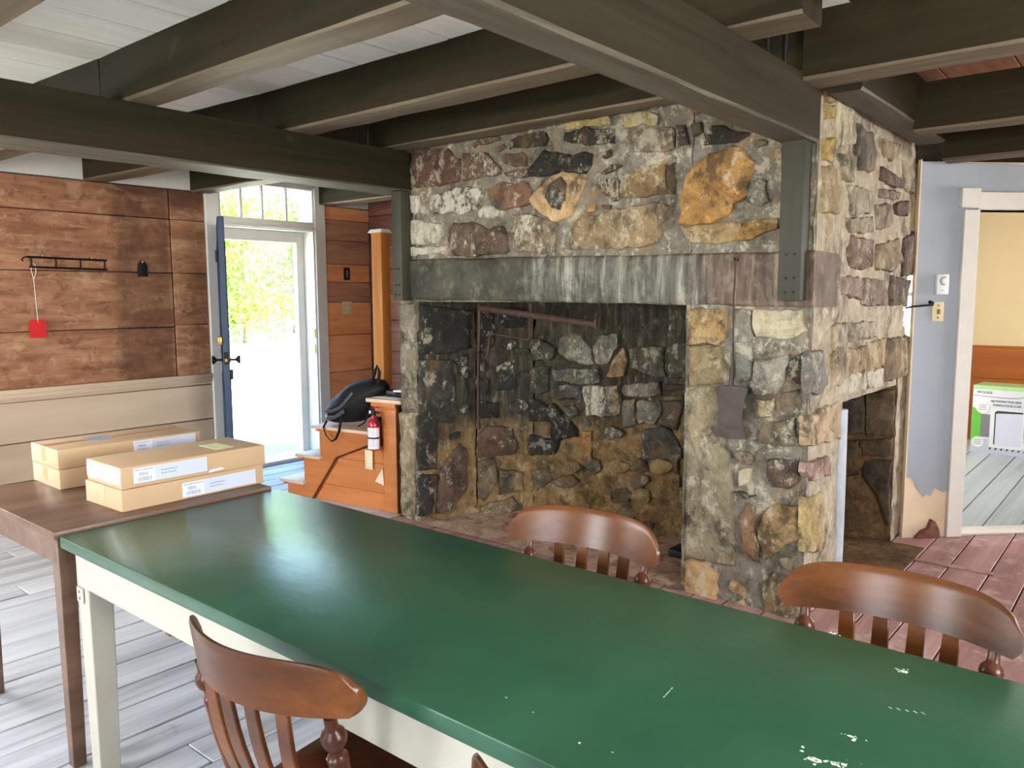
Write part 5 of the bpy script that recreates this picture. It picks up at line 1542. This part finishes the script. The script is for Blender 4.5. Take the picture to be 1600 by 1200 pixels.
# fire extinguisher on the stair end
e = st_pt(-.152, -.052, .43)
t = thing('fire_extinguisher', 'small red fire extinguisher with white label hung on stairs', 'extinguisher', e)
MB().lathe([(0, .02), (.01, .038), (.04, .042), (.7, .042), (.78, .040), (.88, .028), (.94, .018), (1, .018)], (0, 0, 0), (0, 0, .235), 24).build('cylinder', M['red_enamel'], t, smooth=True)
def wrap(name, mat, z0, z1, r, a0=-2.6, a1=.2, n=20):
    mb = MB()
    for i in range(n + 1):
        a = a0 + (a1 - a0) * i / n
        for zz in (z0, z1):
            mb.v.append((math.cos(a) * r, math.sin(a) * r, zz))
    for i in range(n):
        mb.f.append((2 * i, 2 * i + 2, 2 * i + 3, 2 * i + 1))
    return mb.build(name, mat, t, smooth=True)
lb = wrap('instruction_label', M['paper'], .092, .155, .0427)
lb2 = wrap('instruction_label', M['paper'], .012, .080, .0427)
for L, zs in ((lb, (.145, .135, .125, .115, .105)), (lb2, (.070, .060, .05, .04, .03))):
    for zz in zs:
        mb = MB()
        for i in range(11):
            a = -2.25 + 1.6 * i / 10
            for q in (zz, zz + .0035):
                mb.v.append((math.cos(a) * .0431, math.sin(a) * .0431, q))
        for i in range(10):
            if i not in (4,):
                mb.f.append((2 * i, 2 * i + 2, 2 * i + 3, 2 * i + 1))
        mb.build('print_line', M['ink_soft'], L)
wrap('strap', M['black_plastic'], .081, .091, .0435, -math.pi, math.pi, 28)
MB().lathe([(0, .019), (.3, .019), (.35, .014), (1, .014)], (0, 0, .232), (0, 0, .268), 16).build('valve', M['black_plastic'], t, smooth=True)
MB().hexa([(-.012, -.01, .262), (.05, -.01, .250), (.05, .01, .250), (-.012, .01, .262)], [(-.012, -.01, .272), (.052, -.01, .258), (.052, .01, .258), (-.012, .01, .272)]).build('lever', M['black_plastic'], t, bevel=.002)
MB().hexa([(-.014, -.01, .276), (.045, -.01, .290), (.045, .01, .290), (-.014, .01, .276)], [(-.014, -.01, .286), (.045, -.01, .298), (.045, .01, .298), (-.014, .01, .286)]).build('handle', M['red_enamel'], t, bevel=.002)
MB().tube([(.012, -.012, .26), (.04, -.02, .235), (.048, -.012, .20), (.046, 0, .17)], .006, 8).build('hose', M['black_plastic'], t, smooth=True)
MB().lathe([(0, .011), (1, .011)], (-.016, -.008, .255), (-.026, -.014, .255), 12).build('pressure_gauge', M['white_plastic'], t, smooth=True)
MB().box(-.02, .02, .040, .052, .02, .22).build('wall_bracket', M['black_plastic'], t)

# black bag slumped on the third tread against the landing
t = thing('shoulder_bag', 'black nylon shoulder bag slumped on the stairs', 'bag', st_pt(-.50, .10, .545), math.radians(7))
mb = MB()
axis = [(-.20, 0, .085), (-.17, 0, .09), (-.06, 0, .112), (.05, .0, .155), (.15, .0, .21), (.25, .0, .27), (.33, 0, .305)]
rad = [(.06, .05), (.085, .09), (.112, .11), (.138, .115), (.135, .105), (.09, .08), (.03, .04)]
ns = 28
for i, (c, (rv, rh)) in enumerate(zip(axis, rad)):
    a_, b_ = Vector(axis[max(i - 1, 0)]), Vector(axis[min(i + 1, 6)])
    tt = (b_ - a_).normalized()
    nn = Vector((-tt.z, 0, tt.x))
    for k in range(ns):
        a = 2 * math.pi * k / ns
        q = Vector(c) + nn * (math.sin(a) * rv) + Vector((0, 1, 0)) * (math.cos(a) * rh)
        wv = noise.noise(q * 9) * .026 - abs(noise.noise(Vector((q.x * 20 + q.z * 14, q.y * 9, q.z * 12)))) * .034 + .008
        q = q + (q - Vector(c)).normalized() * wv
        q.z = max(q.z, .003 if q.x < .25 else .23)
        mb.v.append(tuple(q))
for i in range(6):
    for k in range(ns):
        k2 = (k + 1) % ns
        mb.f.append((i * ns + k, i * ns + k2, (i + 1) * ns + k2, (i + 1) * ns + k))
mb.f += [tuple(range(ns)), tuple(range(6 * ns, 7 * ns))]
bag = mb.build('body', M['bag'], t, smooth=True)
sub = bag.modifiers.new('smooth', 'SUBSURF')
sub.levels = 1
sub.render_levels = 2
MB().tube([(-.17, -.085, .10), (-.08, -.108, .11), (.0, -.112, .142), (.07, -.115, .20), (.11, -.10, .25)], .009, 8, flat=(.5, 1.2)).build('zip_piping', M['bag_grey'], t, smooth=True)
MB().tube([(-.19, -.06, .06), (-.14, -.10, .055), (-.05, -.118, .07), (.05, -.122, .12)], .010, 8, flat=(.5, 1.4)).build('seam_piping', M['bag_grey'], t, smooth=True)
MB().tube([(-.15, -.095, .03), (-.14, -.14, -.005), (-.10, -.152, -.06), (-.05, -.152, -.095), (-.01, -.15, -.075), (.02, -.148, -.02), (.03, -.14, .05), (.03, -.12, .10)], .008, 8, flat=(.5, 1.3)).build('shoulder_strap', M['bag'], t, smooth=True)
MB().tube([(.24, -.05, .30), (.26, -.06, .34), (.285, -.06, .40), (.30, -.055, .44), (.315, -.05, .40), (.305, -.05, .34), (.29, -.04, .31)], .010, 8, flat=(1.3, .6)).build('carry_handle', M['bag'], t, smooth=True)
MB().tube([(.15, -.09, .02), (.22, -.11, .05), (.265, -.11, .11), (.265, -.09, .17)], .006, 8).build('loose_strap', M['bag'], t, smooth=True)

# small things left on the stairs
def on_stairs(name, label, cat, s, d, z, rz=0):
    return thing(name, label, cat, st_pt(s, d, z), math.radians(7) + rz)
t = on_stairs('paper_sheet', 'loose white paper sheets lying on the stair landing', 'paper', -.09, .12, .773)
for i in range(3):
    MB().hexa([(-.14, -.10 + i * .01, .001 * i), (.10, -.11, .001 * i), (.11, .08, .001 * i), (-.12, .09, .001 * i)], [(-.14, -.10 + i * .01, .001 * i + .0008), (.10, -.11, .001 * i + .0008), (.11, .08, .001 * i + .0008), (-.12, .09, .001 * i + .0008)]).build('sheet', M['paper'], t)
t = on_stairs('eyeglass_case', 'small black case on landing beside the bag handle', 'case', -.115, .13, .7765, .2)
MB().box(-.06, .04, -.04, .04, 0, .045).build('shell', M['black_plastic'], t, bevel=.014, segs=3)
t = on_stairs('folded_cap', 'black and white folded cap on landing next to chimney', 'cap', -.025, .11, .7765, -.1)
MB().box(-.045, .065, -.05, .05, 0, .036).build('crown', M['black_plastic'], t, bevel=.014, segs=3)
MB().box(-.05, .07, -.055, .055, .037, .050).build('white_band', M['paper'], t, bevel=.006)
t = on_stairs('note_pad', 'yellow note pad on third stair tread behind the bag strap', 'notepad', -.26, .20, .5435)
MB().box(-.07, .05, -.06, .06, 0, .018).build('pages', M['yellow_paper'], t, bevel=.001)
MB().box(-.07, .05, -.06, .06, .018, .020).build('cover', M['pale_green_card'], t)

# ------------------------------------------------------------------ things on the brown plank wall
t = thing('wall_rack', 'black iron ladder-shaped rack mounted on brown plank wall', 'rack', (XL + .004, 2.33, 1.69), 0)
t.rotation_euler = (math.radians(-1.0), 0, 0)
for z0 in (.030, -.036):
    MB().tube([(.025, -.262 if z0 > 0 else -.25, z0), (.025, 0, z0), (.025, .255, z0)], .009, 8, flat=(1, .8)).build('rail', M['iron'], t, smooth=True)
for yy in (-.24, -.085, .075, .24):
    MB().tube([(.025, yy, .03), (.025, yy + .003, 0), (.025, yy, -.036)], .006, 8).build('upright', M['iron'], t, smooth=True)
for yy in (-.17, .15):
    MB().tube([(-.003, yy, .042), (.025, yy, .042)], .004, 6).build('mounting_peg', M['iron'], t)
    MB().lathe([(0, .004), (1, .003)], (.025, yy, .042), (.03, yy, .042), 8).build('screw', M['white_plastic'], t)
MB().tube([(.02, -.262, .03), (.02, -.28, .026), (.02, -.295, .012), (.02, -.285, .0)], .005, 6).build('curled_end', M['iron'], t, smooth=True)
t = thing('fly_swatter', 'red fly swatter hanging by its wire handle from iron rack', 'fly swatter', (XL + .03, 2.102, 1.18))
MB().tube([(0, .004, .10), (0, .0, .25), (0, -.004, .40), (0, -.016, .46), (0, -.012, .495), (0, .0, .503), (0, .012, .49), (0, .014, .45), (0, .0, .40)], .0024, 6).build('wire_handle', M['white_trim'], t, smooth=True)
sw = [(-.045, .0), (.045, .0), (.052, .012), (.052, .105), (.042, .122), (-.038, .122), (-.050, .108), (-.052, .012)]
hd = MB().prism(sw, lambda u, v, d: (d, u, v), -.002, .002).build('paddle', M['red_plastic'], t)
for i in range(-3, 4):
    MB().box(-.003, .003, i * .013 - .001, i * .013 + .001, .008, .115).build('rib', M['red_plastic'], hd)
t = thing('key_plate', 'small arched black iron plate on brown plank wall right of rack', 'wall plate', (XL + .005, 2.852, 1.605))
MB().prism([(-.038, 0), (.038, 0), (.036, .07), (.026, .105), (0, .12), (-.026, .105), (-.036, .07)], lambda u, v, d: (d, u, v), 0, .012).build('plate', M['iron'], t, bevel=.003)
MB().tube([(.012, 0, .05), (.03, 0, .045), (.034, 0, .07)], .005, 8).build('hook', M['iron'], t, smooth=True)
MB().lathe([(0, .006), (1, .004)], (.011, 0, .108), (.016, 0, .108), 8).build('screw', M['white_plastic'], t)

# ------------------------------------------------------------------ things on the blue wall
def dgt(s, d, z):
    return Vector(dg(s, d, z))
t = thing('thermostat', 'white dial thermostat on blue wall above ivory switch', 'thermostat', dgt(-.115, .0005, 1.505))
fn = lambda u, v, d: ux * u + uin * d + Vector((0, 0, v))
MB().prism([(-.037, -.058), (.037, -.058), (.037, .058), (-.037, .058)], fn, 0, .03).build('housing', M['white_plastic'], t, bevel=.004)
MB().lathe([(0, .021), (.8, .020), (1, .017)], fn(.004, .02, .03), fn(.004, .02, .042), 24).build('dial', M['white_plastic'], t, smooth=True)
MB().tube([fn(.004 + .0235 * math.cos(a), .02 + .0235 * math.sin(a), .0305) for a in [.9 + i * .22 for i in range(21)]], .0018, 6).build('dial_groove', M['grey_plastic'], t)
MB().prism([(-.012, -.036), (.008, -.036), (.008, -.033), (-.012, -.033)], fn, .03, .0306).build('print_line', M['grey_plastic'], t)
plate('ivory switch plate on blue wall below thermostat', 'switch', dgt(-.121, .0005, 1.348), ux, .07, .112, M['ivory'], 'toggle', 'switch_plate')
t = thing('iron_hook', 'black iron rod hook running from blue wall towards chimney', 'hook', dgt(-.17, .001, 1.40))
MB().tube([fn(.0, .004, 0), fn(.004, .0, .025), fn(-.004, -.012, .035), fn(-.06, -.016, .03), fn(-.12, -.022, .02), fn(-.155, -.03, .01)], .006, 8).build('rod', M['iron'], t, smooth=True)
MB().lathe([(0, .011), (1, .009)], fn(0, .004, 0), fn(0, .004, .006), 10).build('rosette', M['iron'], t)

# ------------------------------------------------------------------ appliance carton in the back room
t = thing('appliance_box', 'white and green printed air purifier carton on pale blue floor', 'box', (-1.36, 8.27, 0), math.radians(-4))
BW, BD, BHH = .62, .34, .62
MB().box(0, BW, 0, BD, 0, BHH).build('carton', plain('glossy_white_printed_carton', (220, 222, 230), .35, var=.02), t, bevel=.004)
fr = lambda u, v, d: (u, -d, v)
def print_(name, pts, mat, d=.001):
    return MB().prism(pts, fr, 0, d).build(name, mat, t)
MB().box(.002, BW - .002, .002, BD - .002, BHH, BHH + .0012).build('green_top_print', M['pale_green_card'], t)
MB().box(-.0012, 0, .004, BD - .004, .10, .42).build('green_side_print', M['green_card'], t)
print_('green_front_band', [(0.002, .10), (.075, .10), (.075, .39), (.002, .42)], M['green_card'])
print_('green_top_band', [(.002, BHH - .035), (BW - .002, BHH - .035), (BW - .002, BHH - .002), (.002, BHH - .002)], M['pale_green_card'])
print_('grey_room_print', [(.075, .15), (.16, .15), (.16, .36), (.075, .36)], M['grey_plastic'])
print_('grey_room_print', [(.42, .17), (BW - .003, .17), (BW - .003, .40), (.42, .40)], M['grey_plastic'])
print_('rug_print', [(.002, .0), (BW - .003, .0), (BW - .003, .14), (.16, .145), (.002, .10)], M['label_grey'])
for i in range(9):
    u = .15 + i * .045
    print_('rug_stripe', [(u, .04), (u + .014, .04), (u + .05, .11), (u + .036, .11)], M['ink'], .0015)
print_('swoosh_line', [(.0, BHH - .095), (.25, BHH - .105), (.36, BHH - .10), (.42, BHH - .075), (BW - .002, BHH - .07), (BW - .002, BHH - .066), (.42, BHH - .071), (.36, BHH - .094), (.25, BHH - .099), (.0, BHH - .09)], M['grey_plastic'], .0015)
pu = print_('purifier_body', [(.15, .08), (.16, .06), (.40, .06), (.415, .08), (.415, .40), (.40, .41), (.165, .41), (.15, .40)], M['white_plastic'], .002)
print_('purifier_shadow', [(.165, .09), (.185, .09), (.185, .385), (.205, .40), (.405, .40), (.405, .385), (.21, .375), (.195, .37), (.195, .09)], M['ink'], .0025)
print_('purifier_front', [(.195, .085), (.40, .085), (.40, .385), (.205, .385), (.195, .375)], M['label'], .0022)
circ = lambda cx, cy, r: [(cx + r * math.cos(2 * math.pi * i / 20), cy + r * math.sin(2 * math.pi * i / 20)) for i in range(20)]
for cx, cy, r in ((.085, .42, .055), (.06, .10, .05), (.46, .10, .05)):
    b = print_('badge', circ(cx, cy, r), M['paper'], .003)
    for q in (-.018, 0, .018):
        MB().prism([(cx - .03, cy + q - .003), (cx + .03, cy + q - .003), (cx + .03, cy + q + .003), (cx - .03, cy + q + .003)], fr, .003, .0036).build('badge_text_line', M['ink_soft'], b)
fx = lambda u, v: frame((u, -.0015, v), (1, 0, 0), (0, 0, 1))
text_mesh('brand_name', 'WOODS', .034, M['ink'], t, fx(.03, BHH - .072), .0004, sx=.95)
text_mesh('headline', 'AIR PURIFIER TRUE HEPA', .028, M['ink'], t, fx(.145, .475), .0004, sx=.78)
text_mesh('headline', "PURIFICATEUR D'AIR", .028, M['ink'], t, fx(.165, .44), .0004, sx=.85)
for cx, cy in ((.44, .44), (.46, .37)):
    print_('icon', circ(cx, cy, .014), M['ink'], .002)

# ------------------------------------------------------------------ outside
M['ground'] = plain('sunlit_gravel_and_grass', (206, 202, 178), .9, var=.15, vscale=.8)
g = MB().box(-70, XL - .21, -45, 60, -.36, -.3).build('ground', M['ground'])
structure('ground', g)
g2 = structure('ground_rear', MB().box(XL - .2, 40, YR + .25, 60, -.36, -.3).build('ground_rear', M['ground']))
def leaf_mat(name, c1, c2):
    mt, nt, b = new_mat(name)
    v = coords(nt, (1, 1, 1))
    n = noise_node(nt, v, 1.3, 4)
    nt.links.new(ramp(nt, n, [(0.35, s2l(c1)), (0.65, s2l(c2))]), b.inputs['Base Color'])
    b.inputs['Roughness'].default_value = .5
    b.inputs['Transmission Weight'].default_value = 0.0
    return mt
M['leaf1'] = leaf_mat('yellow_green_leaves', (128, 172, 60), (182, 206, 96))
M['leaf2'] = leaf_mat('mid_green_leaves', (100, 150, 58), (154, 186, 84))
M['bark'] = plain('grey_brown_bark', (140, 122, 104), .9, var=.2, vscale=8, bump=.3)
def tree(label, x, y, h, rx, leafmat, seed, n=8000):
    rr = random.Random(seed)
    t = thing('tree', label, 'tree', (x, y, -.3), group='trees beyond the front door')
    tips = []
    tk = MB().tube([(0, 0, 0), (.05, .03, h * .3), (-.05, .0, h * .6), (.0, .05, h * .9)], [.16, .13, .09, .03], 10)
    tk.build('trunk', M['bark'], t, smooth=True)
    br = MB()
    for i in range(16):
        z0 = h * rr.uniform(.12, .8)
        a = rr.uniform(0, 6.28)
        L = rx * rr.uniform(.6, 1.0)
        e = Vector((math.cos(a) * L, math.sin(a) * L, z0 + rr.uniform(.2, 1.0)))
        mid = Vector((math.cos(a) * L * .5, math.sin(a) * L * .5, z0 + .15))
        br.tube([(0, 0, z0), mid, e], [.05, .035, .012], 6)
        tips.append((mid, .55 * rx * .5))
        tips.append((e, .5 * rx * .6))
    b = br.build('branches', M['bark'], t, smooth=True)
    b['kind'] = 'stuff'
    lf = MB()
    for i in range(n):
        if rr.random() < .75:
            c, rad_ = rr.choice(tips)
            p = c + Vector((rr.gauss(0, rad_ * .6), rr.gauss(0, rad_ * .6), rr.gauss(0, rad_ * .6)))
        else:
            a = rr.uniform(0, 6.28)
            q = math.sqrt(rr.random()) * rx
            p = Vector((math.cos(a) * q, math.sin(a) * q, rr.uniform(.1, h * .95)))
        p.z = max(.08, p.z)
        s = rr.uniform(.06, .13)
        d1 = Vector((rr.gauss(0, 1), rr.gauss(0, 1), rr.gauss(0, 1))).normalized()
        d2_ = d1.cross(Vector((rr.gauss(0, 1), rr.gauss(0, 1), rr.gauss(0, 1)))).normalized()
        k = len(lf.v)
        lf.v += [tuple(p - d1 * s), tuple(p + d2_ * s * .5), tuple(p + d1 * s), tuple(p - d2_ * s * .5)]
        lf.f.append((k, k + 1, k + 2, k + 3))
    me = bpy.data.meshes.new('foliage')
    me.from_pydata(lf.v, [], lf.f)
    me.materials.append(leafmat)
    o = bpy.data.objects.new('foliage', me)
    COL.objects.link(o)
    o.parent = t
    o['kind'] = 'stuff'
    return t
# the sight line through the door runs along (-0.83, 0.56)
tree('leafy yellow-green tree straight beyond the front door opening', -27.2, 16.9, 5.8, 1.75, M['leaf1'], 1)
tree('leafy green tree seen through right part of doorway and transom', -27.2, 21.2, 6.2, 1.75, M['leaf2'], 2)
tree('bushy tree beyond the door, seen left behind the blue door edge', -27.2, 12.0, 5.6, 1.75, M['leaf2'], 3)
tree('tree farthest back, showing between the two trees beyond the door', -33.0, 23.2, 7.2, 2.3, M['leaf2'], 4)
tree('tree far back and left of door view', -33.0, 17.4, 7.0, 2.3, M['leaf1'], 5)
tree('tree to the right of door view, beyond jamb', -27.2, 25.5, 5.8, 1.75, M['leaf1'], 6)
